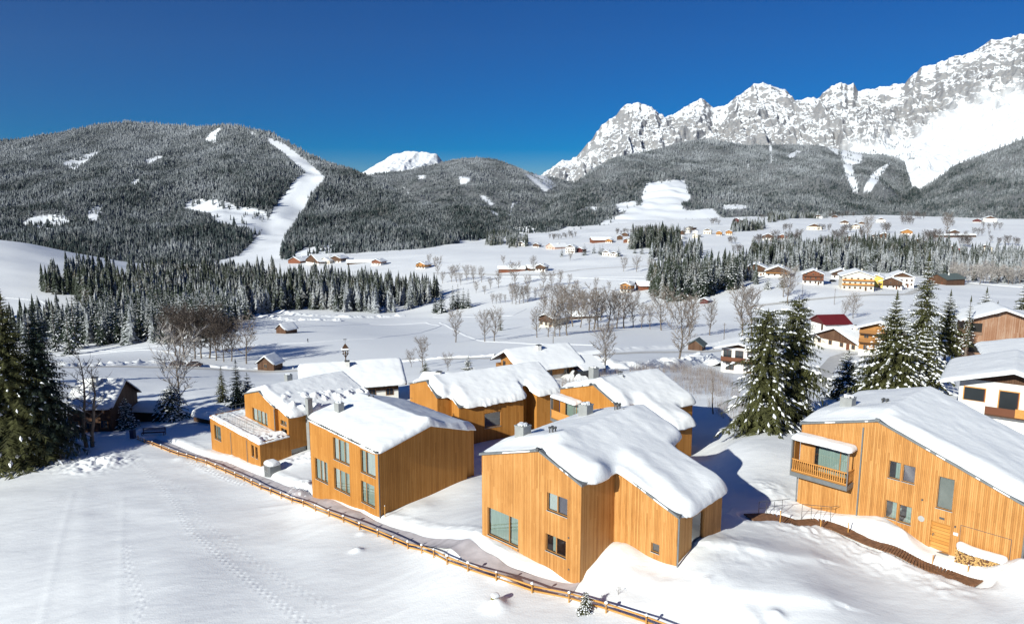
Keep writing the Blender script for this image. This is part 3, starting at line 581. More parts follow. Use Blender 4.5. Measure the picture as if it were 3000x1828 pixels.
def snow_cover(name, poly, zf, T, ov=.28, cell=.14, rnd=3, w_=.5, fronts=(), lumps=None, seed=1, parent=None, wav=.09, drop=.05, bench=(), material=None):
    x0 = min(p[0] for p in poly) - ov - .5; x1 = max(p[0] for p in poly) + ov + .5; y0 = min(p[1] for p in poly) - ov - .5; y1 = max(p[1] for p in poly) + ov + .5
    xs = np.arange(x0, x1 + cell, cell); ys = np.arange(y0, y1 + cell, cell); X, Y = np.meshgrid(xs, ys, indexing='ij')
    d = poly_sd(X, Y, poly) + ov
    for _ in range(rnd):
        for ax in (0, 1):
            q = np.pad(d, [(2, 2) if a == ax else (0, 0) for a in (0, 1)], mode='edge')
            d = (q.take(range(0, d.shape[ax]), ax) + q.take(range(1, d.shape[ax] + 1), ax) + q.take(range(2, d.shape[ax] + 2), ax) + q.take(range(3, d.shape[ax] + 3), ax) + q.take(range(4, d.shape[ax] + 4), ax)) / 5
    d = d + wav * fbm(X * 1.1 + seed, Y * 1.1, 3, seed) 
    for (xa, ya), (xb, yb), *_r in fronts:
        dx, dy = xb - xa, yb - ya; L = math.hypot(dx, dy); sg = ((X - xa) * dy - (Y - ya) * dx) / L; s_ = ((X - xa) * dx + (Y - ya) * dy) / L; d = d - (ov + .02) * smooth(-.8, 0, s_) * (1 - smooth(L, L + .8, s_)) * np.exp(-(sg / .9) ** 2)
    t = T * (1 - (1 - np.clip(d / w_, 0, 1)) ** 2) ** .5 * (.82 + .18 * smooth(.3, 2.2, d)) * (1 + .16 * fbm(X / 2.2, Y / 2.2, 3, seed + 3)) + .02 * fbm(X * 1.6, Y * 1.6, 2, seed)
    for (xa, ya), (xb, yb), wa, wb, lo in fronts:      # wind-scoured strip along a gable edge, wider towards its end
        dx, dy = xb - xa, yb - ya; L = math.hypot(dx, dy); s = ((X - xa) * dx + (Y - ya) * dy) / L; e = np.abs((X - xa) * dy - (Y - ya) * dx) / L
        wd = wa + (wb - wa) * np.clip(s / L, 0, 1); inside = smooth(-1.2, -.2, s) * (1 - smooth(L + .1, L + 1.2, s))
        k = lo + (1 - lo) * smooth(0.0, 1, e / wd) + .22 * np.exp(-((e / wd - 1.15) / .4) ** 2); t = t * (1 - inside) + t * k * inside
    for cx, cy, r, h in bench: t = t + h * np.exp(-((X - cx) ** 2 + (Y - cy) ** 2) / (r * r)) * np.clip(d / .4, 0, 1)
    if lumps: t = t + lumps(X, Y) * np.clip(d / .3, 0, 1)
    gx, gy = np.gradient(d, cell); gl = np.hypot(gx, gy) + 1e-6
    out = d < 0; nd = np.where(out, np.clip(d, -2 * cell, 0), 0); PX = X - nd * gx / gl; PY = Y - nd * gy / gl
    n, m = X.shape; idx = np.arange(n * m).reshape(n, m); mx = np.maximum(np.maximum(d[:-1, :-1], d[1:, :-1]), np.maximum(d[:-1, 1:], d[1:, 1:])); C = mx > 0
    F = np.stack([idx[:-1, :-1], idx[1:, :-1], idx[1:, 1:], idx[:-1, 1:]], -1)[C]
    zb = zf(PX, PY); ztop = zb + .05 + np.where(out, 0, t) - drop * (1 - np.clip(d / .35, 0, 1)) * 1.5; zbot = np.minimum(zb + .05 - .17 * (1 - np.clip(d / .3, 0, 1)), ztop - .02)
    used = np.unique(F); re = -np.ones(n * m, int); re[used] = np.arange(len(used)); F = re[F]
    Vt = np.stack([PX, PY, ztop], -1).reshape(-1, 3)[used]; Vb = np.stack([PX, PY, zbot], -1).reshape(-1, 3)[used]; k = len(used)
    E = np.concatenate([F[:, [0, 1]], F[:, [1, 2]], F[:, [2, 3]], F[:, [3, 0]]]); key = set(map(tuple, E.tolist())); B = np.array([e for e in key if (e[1], e[0]) not in key])
    SK = np.stack([B[:, 1], B[:, 0], B[:, 0] + k, B[:, 1] + k], -1)
    return np_mesh(name, np.concatenate([Vt, Vb]), np.concatenate([F, F[:, ::-1] + k, SK]), material or M_ROOFSNOW, parent, True)
def house(F, label, plan, planes, base, holes, wallm, T=.6, ov=.3, fronts=(), snowkw=None, roofov=.14, group='larch clad houses of the settlement', fm=None):
    root = empty('wooden_house', (F.ox, F.oy, F.z), F.rz, label, 'house', group)
    mb = MB(); uo = 0
    for i in range(len(plan)):
        p0, p1 = plan[i], plan[(i + 1) % len(plan)]; wall_run(mb, p0, p1, base, planes, holes.get(i, []), uo); uo += math.hypot(p1[0] - p0[0], p1[1] - p0[1])
    mb.build('wall', wallm, root)
    for i, hs in holes.items():
        for h in hs: window(root, plan[i], plan[(i + 1) % len(plan)], h, fm)
    # roof slab
    n = len(plan); P = []
    for i in range(n):
        a, b, c = plan[i - 1], plan[i], plan[(i + 1) % n]; d1 = (b[0] - a[0], b[1] - a[1]); d2 = (c[0] - b[0], c[1] - b[1]); l1, l2 = math.hypot(*d1), math.hypot(*d2)
        n1 = (d1[1] / l1, -d1[0] / l1); n2 = (d2[1] / l2, -d2[0] / l2); dt = n1[0] * n2[0] + n1[1] * n2[1]; k = roofov / max(.3, 1 + dt); P.append((b[0] + (n1[0] + n2[0]) * k, b[1] + (n1[1] + n2[1]) * k))
    rb = MB()
    for i, pl in enumerate(planes):
        q = P
        for j, ql in enumerate(planes):
            if j != i: q = clip_half(q, lambda u, v: (ql[0] - pl[0]) + (ql[1] - pl[1]) * u + (ql[2] - pl[2]) * v)
        if len(q) > 2:
            z = [pl[0] + pl[1] * u + pl[2] * v for u, v in q]; rb.prism(q, [t + .015 for t in z], [t + .17 for t in z])
    rb.build('roof', M_METAL, root)
    snow_cover('roof_snow', P, lambda u, v: zroof(planes, u, v) + .15, T, ov, fronts=fronts, parent=root, seed=int(abs(F.ox * 7)) % 97, **(snowkw or {}))
    return root
def chimney(root, u, v, z0, z1, s=.84, sy=None):
    b = MB(); h = s / 2; k = (sy or s) / 2; b.box((u - h, v - k, z0), (u + h, v + k, z1 - .08)); b.box((u - h - .03, v - k - .03, z1 - .08), (u + h + .03, v + k + .03, z1)); o = b.build('chimney', M_CHIM, root)
    for i in (-1, 1):
        for j in (-1, 1): c = MB(); c.tube([(u + i * h * .5, v + j * k * .5, z1), (u + i * h * .5, v + j * k * .5, z1 + .1)], .09, 8); c.build('flue_pot', M_GUT, o)
    sn = MB()
    for i in range(5): a = i * 1.4; x, y = u + h * .55 * math.cos(a), v + k * .55 * math.sin(a); sn.prism([(x + .16 * math.cos(t), y + .16 * math.sin(t)) for t in np.linspace(0, 6.28, 7)[:-1]], z1, z1 + random.uniform(.08, .16))
    sn.build('snow_cap', M_TWIGSNOW, o)
def vents(root, u, v, z):
    b = MB()
    for i in range(2):
        for j in range(2):
            x, y = u + i * .28, v + j * .3; b.tube([(x, y, z), (x, y, z + .55)], .05, 6); b.tube([(x, y, z + .5), (x, y, z + .62)], .10, 8)
    b.build('roof_vent', M_GUT, root)
    c = MB(); c.tube([(u + .75, v - .1, z - .1), (u + 1.0, v - .1, z + .36)], .04, 5); c.tube([(u + .9, v - .1, z - .3), (u + .9, v - .1, z + .4)], .06, 6); c.box((u + .62, v - .16, z + .1), (u + 1.15, v - .04, z + .16)); c.build('roof_hook', M_GUT, root)
def pipe(root, u, v, z0, z1, r=.055, m=None):
    b = MB(); b.tube([(u, v, z0), (u, v, z1)], r, 8); b.build('drainpipe', m or M_METAL, root)
def gab(ul, zl, up, zp, sr): s = (zp - zl) / (up - ul); return [(zp - s * up, s, 0.), (zp + sr * up, -sr, 0.)]
def balcony(root, u0, u1, z0, z1, dv, glaz, slats=True):
    b = MB(); b.box((u0, -dv, z0 - .34), (u1, -.003, z0)); b.box((u0, -dv, z1), (u1, -.003, z1 + .14)); b.box((u0, -dv, z0), (u0 + .1, -.003, z1))
    b.box((u1 - .07, -dv, z0 + .02), (u1, -dv + .07, z1)); o = b.build('balcony', M_METAL, root)
    k = MB(); k.box((u0 + .1, -dv + .02, z0 + .02), (u1 - .07, -.01, z0 + .1)); k.box((u0 + .1, -.9, z0 + .1), (u0 + .14, -.01, z1 - .01)); k.build('deck', M_LARCHH, o)
    r = MB(); yy = -dv + .05; r.box((u0 + .1, yy - .04, z0 + 1.0), (u1 - .07, yy + .05, z0 + 1.07)); r.box((u0 + .1, yy - .02, z0 + .12), (u1 - .07, yy + .03, z0 + .2))
    n = int((u1 - u0) / (.17 if slats else .13))
    for i in range(n):
        x = u0 + .16 + (u1 - u0 - .3) * i / n; r.box((x, yy - .015, z0 + .2), (x + (.06 if slats else .125), yy + .02, z0 + 1.0))
    for i in range(int(dv / .17)):
        y = -dv + .12 + i * .17; r.box((u1 - .06, y, z0 + .2), (u1 - .03, y + .07, z0 + 1.0))
    r.box((u1 - .08, -dv + .08, z0 + 1.0), (u1 - .01, -.01, z0 + 1.06)); r.build('railing', M_WOODG, o)
    g0, g1, gz0, gz1 = glaz; w_ = MB(); w_.box((g0, -.05, gz0), (g0 + .08, -.004, gz1)); w_.box((g1 - .08, -.05, gz0), (g1, -.004, gz1)); w_.box((g0 + .08, -.05, gz1 - .08), (g1 - .08, -.004, gz1)); w_.box((g0 + .08 + (g1 - g0) * .72, -.05, gz0), (g0 + .16 + (g1 - g0) * .72, -.004, gz1 - .08)); wo_ = w_.build('balcony_door', M_WOODF, root)
    c = MB(); nn = 26
    for j in range(nn):
        xa, xb = g0 + .35 + (g1 - g0 - .45) * j / nn, g0 + .35 + (g1 - g0 - .45) * (j + 1) / nn; c.face([(xa, -.012 - .012 * (j % 2), gz0 + .02), (xb, -.012 - .012 * ((j + 1) % 2), gz0 + .02), (xb, -.012 - .012 * ((j + 1) % 2), gz1 - .09), (xa, -.012 - .012 * (j % 2), gz1 - .09)])
    c.build('curtain', M_CURT, wo_)
    p = MB(); p.face([(g0 + .08, -.035, gz0 + .02), (g1 - .08, -.035, gz0 + .02), (g1 - .08, -.035, gz1 - .09), (g0 + .08, -.035, gz1 - .09)]); p.build('pane', M_GLASS, wo_)
    d = MB(); d.face([(g0 + .08, -.006, gz0 + .02), (g1 - .08, -.006, gz0 + .02), (g1 - .08, -.006, gz1 - .09), (g0 + .08, -.006, gz1 - .09)]); d.build('dark_room', M_DARK, wo_)
    snow_cover('canopy_snow', [(u0 + .02, -dv + .02), (u1 - .02, -dv + .02), (u1 - .02, -.02), (u0 + .02, -.02)], lambda u, v: 0 * u + z1 + .10, .30, .12, cell=.09, rnd=1, w_=.25, parent=root, seed=3)
M_WOODG = simple('balcony_wood', (.55, .25, .065), .6, .12, 5)

# ---- E: the big house in the middle
pe = [(-8.9, 0), (0, 0), (0, 3.68), (4.74, 3.68), (4.74, 9.75), (0.1, 9.75), (-.3, 12.3), (-8.9, 12.5)]
E_ = house(FE, 'large larch clad house in the centre foreground under one sweeping snow covered roof', pe, gab(-8.9, 6.2, -3.49, 7.82, .39), -1.5,
           {0: [(.56, 3.53, .36, 2.46, [.70], 'gg'), (6.1, 7.8, 3.97, 5.22, [.5], 'wv'), (6.02, 7.72, 1.12, 2.33, [.5], 'pd')], 2: [(2.9, 3.5, 1.7, 2.33, [], 'd')], 3: [(1.9, 3.5, 1.6, 3.95, [], 'b')]}, M_LARCH,
           T=.43, ov=.30, fronts=[((-3.49, -.1), (0.2, -.1), .7, 2.2, .05), ((.2, 3.6), (4.74, 3.6), 1.8, 1.5, .1), ((-3.49, -.1), (-8.9, -.1), 2.2, 2.6, .05)], snowkw=dict(bench=[(1.3, 2.8, 1.3, .35), (.6, .9, 1.2, .25), (4.4, 9.3, 1.5, .2)]))
chimney(E_, -7.2, 2.5, 6.6, 8.2); chimney(E_, -6.9, 9.6, 6.6, 8.3); vents(E_, -4.7, 2.5, 8.0); vents(E_, -4.7, 10.4, 8.0)
pipe(E_, 4.86, 3.62, .3, 4.6)
b = MB(); b.box((-3.62, -.22, 7.86), (-3.4, -.05, 8.1)); b.build('ridge_end', M_GUT, E_); b = MB(); b.tube([(4.8, 3.45, 4.82), (5.0, 3.45, 4.82)], .09, 8); b.build('gutter_end', M_GUT, E_)
for q in ((-.95, 2.66), (-5.35, .2), (-.91, .5)): b = MB(); b.box((q[0] - .05, -.03, q[1] - .05), (q[0] + .05, -.003, q[1] + .05)); b.build('wall_lamp', M_GUT, E_)
# ---- F: the long fronted house at the right
pf = [(-9.6, 0), (5.05, 0), (5.05, 11.8), (-9.6, 11.8)]
F_ = house(FF, 'larch clad house at the right edge with a box balcony, plank door and stacked firewood', pf, gab(-9.6, 6.78, -4.1, 8.25, .385), -1.5,
           {0: [(6.45, 7.25, 4.28, 5.6, [], 'p'), (7.36, 8.2, 4.28, 5.56, [], 'v'), (6.45, 7.23, 1.25, 2.6, [], 'p'), (7.34, 8.2, 1.22, 2.55, [], 'p'), (9.62, 10.62, 3.05, 5.35, [], 'b'), (9.45, 10.63, -.02, 2.06)]}, M_LARCH,
           T=.40, ov=.24, fronts=[((-4.1, -.1), (5, -.1), .9, 1.9, .06), ((-4.1, -.1), (-9.6, -.1), 2.4, 2.8, .05)], snowkw=dict(bench=[(3, 3, 2.5, .15)]))
for c in [c for c in F_.children if c.name.startswith('window')][-1:]:      # the door opening gets a plank door instead
    for k in list(c.children): bpy.data.objects.remove(k)
    bpy.data.objects.remove(c)
b = MB(); b.face([(-.1, .12, 0), (1.0, .12, 0), (1.0, .12, 2.0), (-.1, .12, 2.0)], [(0, 0), (1.1, 0), (1.1, 2), (0, 2)]); b.box((-.148, .07, -.02), (-.1, .15, 2.05)); b.box((1.0, .07, -.02), (1.03, .15, 2.05)); b.box((-.1, .07, 2.0), (1.0, .15, 2.05)); dr = b.build('door', M_LARCHH, F_)
b = MB(); b.box((-.02, .03, .95), (.02, .12, 1.15)); b.box((-.02, .03, 1.1), (.12, .05, 1.13)); b.build('handle', M_GUT, dr)
b = MB(); b.box((-.22, -.22, -.12), (1.1, -.003, -.03)); b.build('doorstep', M_METAL, F_)
b = MB(); b.box((.32, -.03, 2.32), (.62, -.003, 2.47)); b.build('name_plate', M_GUT, F_)
b = MB(); b.box((1.24, -.12, 1.52), (1.52, -.003, 1.70)); b.build('letter_box', simple('white_paint', (.75, .75, .73), .5), F_)
b = MB(); b.tube([(-.78, -.03, 1.95), (-.78, -.003, 1.95)], .21, 20); b.build('wall_disc', M_SILL, F_)
for q in ((1.3, 2.1), (-.82, 3.35)): b = MB(); b.tube([(q[0], -.1, q[1]), (q[0], -.003, q[1])], .06, 8); b.build('wall_lamp', M_GUT, F_)
b = MB(); b.box((1.60, -.012, .2), (1.63, -.003, 2.33)); b.box((4.45, -.012, .2), (4.48, -.003, 2.33)); b.box((1.63, -.012, 2.3), (4.45, -.003, 2.33)); b.build('hatch_outline', M_GUT, F_)
pipe(F_, -5.05, -.06, 0, 7.6); pipe(F_, 5.12, -.04, -.3, 4.6, .07); pipe(F_, -9.68, -.03, .2, 2.9, .05)
b = MB(); b.box((-4.25, -.22, 8.3), (-3.95, -.05, 8.52)); b.build('ridge_end', M_METAL, F_)
balcony(F_, -9.78, -5.45, 3.2, 5.82, 1.25, (-8.5, -5.9, 3.35, 5.55))
chimney(F_, -7.6, 3.6, 6.9, 8.7, .9); vents(F_, -5.4, 4.6, 8.2)
# firewood
wp = MB(); rr = random.Random(3)
x = 1.62
for i in range(30):
    for j in range(10):
        r_ = rr.uniform(.045, .068); xx = 1.66 + i * .094 + rr.uniform(-.01, .01) + (.047 if j % 2 else 0); z_ = .0 + j * .103; 
        if z_ + r_ > .98 + .1 * math.sin(i * .7): continue
        n_ = rr.choice([3, 4, 4, 5]); wp.tube([(xx, -.78 - rr.uniform(0, .06), z_), (xx, -.35, z_)], [r_, r_], n_, rr.choice([0, 0, 1]))
fw = wp.build('firewood_stack', [simple('split_wood', (.55, .34, .13), .8, .3, 14), simple('bark_logs', (.16, .075, .04), .9, .3, 9)]); fw.location = (FF.ox, FF.oy, 0); fw.rotation_euler = (0, 0, FF.rz)
tag(fw, 'stack of split firewood topped with snow against the right house wall', 'firewood')
sn = snow_cover('snow_layer', [(1.62, -.85), (4.45, -.85), (4.45, -.08), (1.62, -.08)], lambda u, v: .93 + .22 * (v + .85) + 0 * u, .12, .04, cell=.07, rnd=1, w_=.12, seed=5, wav=.12); sn.parent = fw
# ---- A: tall house left of the middle
pa = [(-11.7, 0), (0, 0), (0, 10.9), (-.5, 10.9), (-.5, 12.4), (-11.7, 12.4)]
A_ = house(FA, 'tall orange larch house with five high windows and a smooth bright snow roof', pa, [(5.95, -.055, .19), (9.05, -.055, -.33)], -3.2,
           {0: [(4.3, 7.05, 3.5, 5.75, [.33, .68], 'wgw'), (8.9, 11.2, 3.42, 5.65, [.33], 'gw'), (.75, 3.1, .5, 2.75, [.4, .7], 'gwg'), (4.25, 6.95, .48, 2.65, [.36, .7], 'wgg'), (8.8, 10.95, .45, 2.6, [.36], 'gg')]}, M_LARCH2,
           T=.42, ov=.16, snowkw=dict(w_=.5, bench=[(-.2, 6.2, .9, .28), (-.3, 11.5, 2.2, .25)]))
for uu in (-4.8, -11.9): pass
pipe(A_, .07, -.05, -.6, 5.8, .06, M_GUT)
b = MB()
for i in range(60): uu = -11.8 + i * .2; b.box((uu, -.30, 5.95 - .055 * uu + .06 + (.05 if i % 2 else 0)), (uu + .2, -.14, 5.95 - .055 * uu + .22 + (.03 if i % 2 else 0)))
b.build('snow_guard', M_GUT, A_)
chimney(A_, -9.4, 2.1, 6.6, 8.35, .8, .65)
b = MB(); b.tube([(-9.6, 5.9, 7.6), (-9.6, 5.9, 8.35)], .12, 8); b.tube([(-9.3, 6.2, 7.6), (-9.3, 6.2, 8.25)], .1, 8); b.box((-10, 6.1, 8.1), (-9.1, 6.16, 8.16)); b.build('roof_vent', M_GUT, A_)
# ---- B: house with the flat roofed wing behind
pb = [(-10.4, 0), (-2.2, 0), (-2.2, .45), (.3, .45), (.3, 12.6), (-10.4, 12.6)]
def blump(X, Y): k = smooth(3, 5.5, X + 8 - .15 * Y) * smooth(1.2, 2.5, Y + .2 * X + 1) ; return k * np.maximum(0, fbm(X * 1.1, Y * 1.1, 4, 6, .6)) * .9
B_ = house(FB, 'orange larch house with a flat roofed front wing and a terrace railing, furthest left', pb, gab(-10.4, 6.8, -6.1, 7.95, .35), -3,
           {0: [(2.1, 6.15, 3.55, 5.4, [.3, .55, .8], 'wgwg')], 2: [(.5, 2.0, 4.45, 5.05, [.5], 'b'), (.5, 2.0, 3.45, 4.0, [], 'd')], 3: [(.2, 3.0, .8, 1.5, [], 'd')]}, M_LARCH2, T=.42, ov=.22,
           fronts=[((-6.1, -.1), (.2, -.1), .7, 1.5, .15), ((-6.1, -.1), (-10.4, -.1), 1., 1.2, .15)], snowkw=dict(lumps=blump))
pipe(B_, -2.28, -.05, 3.2, 6.4, .06, M_METAL)
px_ = [(-13.56, -3.44), (.3, -3.44), (.3, .44), (-2.3, .44), (-2.3, -.003), (-10.5, -.003), (-10.5, 5.2), (-13.56, 5.2)]; mb = MB(); fl = [(3.55, -.03, 0.)]; uo = 3.3
hA = {0: [(1.1, 3.1, 1.0, 2.95, [.35], 'gb'), (11.6, 12.25, 1.2, 2.7, [], 'd'), (12.6, 13.2, 1.2, 2.7, [], 'd')]}
for i in range(len(px_)):
    p0, p1 = px_[i], px_[(i + 1) % len(px_)]; wall_run(mb, p0, p1, -3, fl, hA.get(i, []), uo); uo += math.hypot(p1[0] - p0[0], p1[1] - p0[1])
mb.build('wing_wall', M_LARCH2, B_)
for h in hA[0]: window(B_, px_[0], px_[1], h)
for x_ in (5.9, 10.3): b = MB(); b.box((-13.56 + x_, -3.452, 0), (-13.56 + x_ + .16, -3.443, 2.95)); b.build('wall_slot', M_GUT, B_)
b = MB(); b.prism(px_, [3.2 - .03 * p[0] for p in px_], [3.3 - .03 * p[0] for p in px_]); b.build('terrace_deck', simple('weathered_deck', (.22, .18, .16), .8, .3, 4.), B_)
def tl(X, Y): return .16 * np.maximum(0, fbm(X * 2.2, Y * 2.2, 4, 12, .6)) + .35 * smooth(-3.5, -.6, X) * np.maximum(-.1, fbm(X * 1.6, Y * 1.6, 3, 13) + .3) + .14 * (np.abs(Y + 3.2) < .35)
tb = snow_cover('terrace_snow', px_[:2] + [(.3, .42), (-2.2, .42), (-2.2, -.05), (-10.45, -.05), (-10.45, 5.1), (-13.5, 5.1)], lambda u, v: 3.36 - .03 * u + 0 * v, .07, .14, cell=.11, rnd=1, w_=.25, lumps=tl, parent=B_, seed=8)
b = MB()
for k in range(22):
    t_ = k / 21; b.tube([(-13.2 + 10.2 * t_, -2.5, 3.7), (-13.2 + 10.2 * t_, -2.5, 4.75)], .018, 4)
b.tube([(-13.2, -2.5, 4.75), (-3.0, -2.5, 4.55)], .03, 5); b.tube([(-13.2, -2.5, 3.9), (-3.0, -2.5, 3.75)], .015, 4)
for k in range(12): b.tube([(-13.2, -2.5 + .63 * k, 3.7), (-13.2, -2.5 + .63 * k, 4.75)], .018, 4)
b.tube([(-13.2, -2.5, 4.75), (-13.2, 4.6, 4.75)], .03, 5); b.build('terrace_railing', M_METAL, B_)
b = MB(); b.box((.31, 2.85, -2), (.98, 3.5, 7.6)); b.box((.28, 2.82, 7.6), (1.01, 3.53, 7.72)); fl_ = b.build('chimney_shaft', M_CHIM, B_)
chimney(B_, -8.3, 5.4, 7, 8.9, .8)
# ---- C: behind A
pc = [(-10.8, -1.9), (-2.1, -1.9), (-2.1, 0), (0, 0), (0, 9.2), (-2.6, 9.2), (-2.6, 11.3), (-.1, 11.3), (-.1, 14.8), (-10.8, 14.8)]
C_ = house(FC, 'orange larch house behind the tall one with a ragged snow eave over a dark window', pc, gab(-10.8, 6.1, -5.2, 7.75, .46), -2,
           {3: [(3.5, 5.85, 2.1, 4.0, [], 'd')], 2: [(.3, .75, 2.0, 4.2, [], 'd')], 0: []}, M_LARCH2, T=.43, ov=.38,
           fronts=[((-5.2, -2), (-2, -2), .7, 1.6, .1), ((-2, 0), (0.1, 0), 1.2, 1.2, .15), ((-5.2, -2), (-10.8, -2), 1., 1.2, .15)], snowkw=dict(wav=.22, drop=.1, bench=[(-1, 9.5, 1.2, .15)])) 
pipe(C_, -2.66, 11.2, 0, 5.2, .06, M_GUT); b = MB(); b.box((-10.2, -1.93, 4.2), (-10.1, -1.903, 4.4)); b.build('wall_lamp', M_GUT, C_)
# ---- D: behind E
pd = [(-5.9, 0), (3.8, 0), (3.8, 2.6), (8.7, 2.6), (8.7, 6.4), (5.7, 6.4), (5.7, 9.9), (-5.9, 10.4)]
D_ = house(FD, 'larch clad house with a canopied balcony, standing behind the big central house', pd, gab(-5.9, 6.25, 0, 8.0, .385), -2.5, {0: []}, M_LARCH2, T=.42, ov=.32,
           fronts=[((0, -.1), (3.9, -.1), .8, 1.7, .08), ((0, -.1), (-5.9, -.1), 1., 1.2, .12), ((3.9, 2.5), (8.8, 2.5), 1.4, 1.2, .2)], snowkw=dict(bench=[(5.3, 9.3, 1.5, .2), (8.3, 5.8, 1.3, .3)]))
balcony(D_, -6.15, -1.85, 2.9, 5.45, 1.25, (-4.9, -2.2, 3.0, 5.2), False); chimney(D_, -3.6, 3.2, 6.8, 8.9, .85); b = MB(); b.tube([(-.3, -.05, 8.1), (-.3, -.3, 8.1)], .12, 6); b.build('ridge_end', M_GUT, D_)
vents(D_, 5.0 - 5.5, 4.2, 8.3)
def spruce_arrays(h, rad, tiers, per, seg, seed, snow=.5, droop=.35, wid=.30, skip=0., irr=.25, low=.06, pw=.85, fine=1):
    """returns needle tris, snow tris as vertex arrays (n,3,3); tree base at origin"""
    r = random.Random(seed); ND = []; SN = []
    def tri(L, a, b, c): L.append((a, b, c))
    for t in range(tiers):
        f = low + (1 - low) * (t + r.random() * .6) / tiers; z = h * f; L0 = rad * ((1 - f) ** pw) * (1 + irr * (r.random() - .5)) + .02 * h * (1 - f) + .05
        n = per if f < .85 else max(4, per - 3)
        ph = r.random() * 6.28
        for k in range(n):
            if r.random() < skip: continue
            az = ph + 6.2832 * k / n + r.uniform(-.3, .3); L = L0 * r.uniform(1 - irr * 1.4, 1 + irr * .6); ca, sa = math.cos(az), math.sin(az)
            up = r.uniform(.0, .16) + .35 * f; dr = droop * (1 - f * .6) * r.uniform(.7, 1.3)
            P = []
            for i in range(seg + 1):
                s = i / seg; P.append((ca * L * s, sa * L * s, z + L * (up * s - dr * s * s * 1.4)))
            for i in range(seg):
                s = (i + .35) / seg; w = wid * L * (1.05 - s) ** .6 * r.uniform(.75, 1.2) * (.5 + .5 * min(1, s * 4)); a = P[i]; b = P[i + 1]
                for sd in (-1, 1):
                    fw = .45 * L / seg + .05
                    q = (b[0] - sa * w * sd + ca * fw * .4, b[1] + ca * w * sd + sa * fw * .4, b[2] - w * r.uniform(.25, .6))
                    if fine == 1: tri(ND, a, b, q)
                    else:
                        for j in range(fine):
                            e = (j + r.random() * .8) / fine; e2 = min(1, e + .9 / fine); A_ = tuple(a[c] * (1 - e) + b[c] * e for c in range(3)); B_ = tuple(a[c] * (1 - e2) + b[c] * e2 for c in range(3)); ww = w * r.uniform(.55, 1.15)
                            tri(ND, A_, B_, (B_[0] - sa * ww * sd + ca * fw * .8, B_[1] + ca * ww * sd + sa * fw * .8, B_[2] - ww * r.uniform(.2, .75)))
                    if seg > 3:   # hanging twigs under the branch
                        e = r.uniform(.3, 1); m_ = (a[0] * (1 - e) + b[0] * e, a[1] * (1 - e) + b[1] * e, a[2] * (1 - e) + b[2] * e)
                        tri(ND, m_, (m_[0] - sa * w * .5 * sd, m_[1] + ca * w * .5 * sd, m_[2] - w * .35), (m_[0] - sa * w * .22 * sd + ca * .1, m_[1] + ca * w * .22 * sd + sa * .1, m_[2] - w * r.uniform(.7, 1.2)))
                sn = snow * (1.15 - .5 * f)
                if r.random() < sn:
                    e0 = r.uniform(0, .3); up_ = .03 * L + .03; ww = w * r.uniform(.35, .75) * (1 if fine == 1 else .45)
                    A = (a[0], a[1], a[2] + up_ * .6); B = (b[0], b[1], b[2] + up_)
                    mu = tuple((A[j] + B[j]) / 2 + (up_ * 1.2 if j == 2 else 0) for j in range(3))
                    l1 = (mu[0] - sa * ww, mu[1] + ca * ww, mu[2] - ww * .35 - up_); l2 = (mu[0] + sa * ww, mu[1] - ca * ww, mu[2] - ww * .35 - up_)
                    for T in ((A, mu, l1), (mu, B, l1), (A, l2, mu), (mu, l2, B)): tri(SN, *T)
    # leader
    for k in range(3):
        a = k * 2.1; tri(ND, (0, 0, h * 1.03), (.03 * h * math.cos(a) * .5, .03 * h * math.sin(a) * .5, h * .93), (.03 * h * math.cos(a + 2.1) * .5, .03 * h * math.sin(a + 2.1) * .5, h * .93))
    return np.array(ND, float), np.array(SN, float).reshape(-1, 3, 3)
def tri_obj(name, A, material, parent=None):
    A = np.asarray(A, float); return np_mesh(name, A.reshape(-1, 3), np.arange(len(A) * 3).reshape(-1, 3), material, parent)
def trunk_obj(h, r0, parent=None, name='trunk', lean=0, top=.97):
    b = MB(); pts = [(lean * (i / 6) ** 2, .02 * h * math.sin(i * 1.3) * .4, -0.8 + (h * top + .8) * i / 6) for i in range(7)]
    b.tube(pts, [r0 * (1 - .93 * i / 6) for i in range(7)], 7); return b.build(name, M_BARK, parent, True)
# hero spruces close by: name, photo base, height px, radius factor, seed, density...
def hero_spruce(name, label, loc, h, rad, seed, tiers=30, per=9, seg=5, snow=.5, droop=.35, m=None, group=None, skip=.0, irr=.3, low=.05, pw=.85, wid=.3, cat='tree', fine=1):
    root = empty(name, loc, 0, label, cat, group)
    nd, sn = spruce_arrays(h, rad, tiers, per, seg, seed, snow, droop, wid, skip, irr, low, pw, fine)
    trunk_obj(h, .014 * h + .06, root)
    tri_obj('crown', nd, m or M_NEEDLE, root)
    if len(sn): tri_obj('branch_snow', sn, M_TWIGSNOW, root)
    return root
def px_base(x, y, d=None):
    """foot of a tree: on the ground seen at photo pixel x, y, or below pixel column x at distance d"""
    if d is None: return gpt(x, y)
    X = (x - 1500) / FP * d; X = X * (1 + .0); z = float(gz(X, d)[0])
    for _ in range(3): zc = d * CP + (HC - z) * SP; X = (x - 1500) / FP * zc; z = float(gz(X, d)[0])
    return X, d, z
def h_from_top(X, Y, z, ytop):
    b = (914 - ytop) / FP; return HC + Y * (-SP + b * CP) / (CP + b * SP) - z

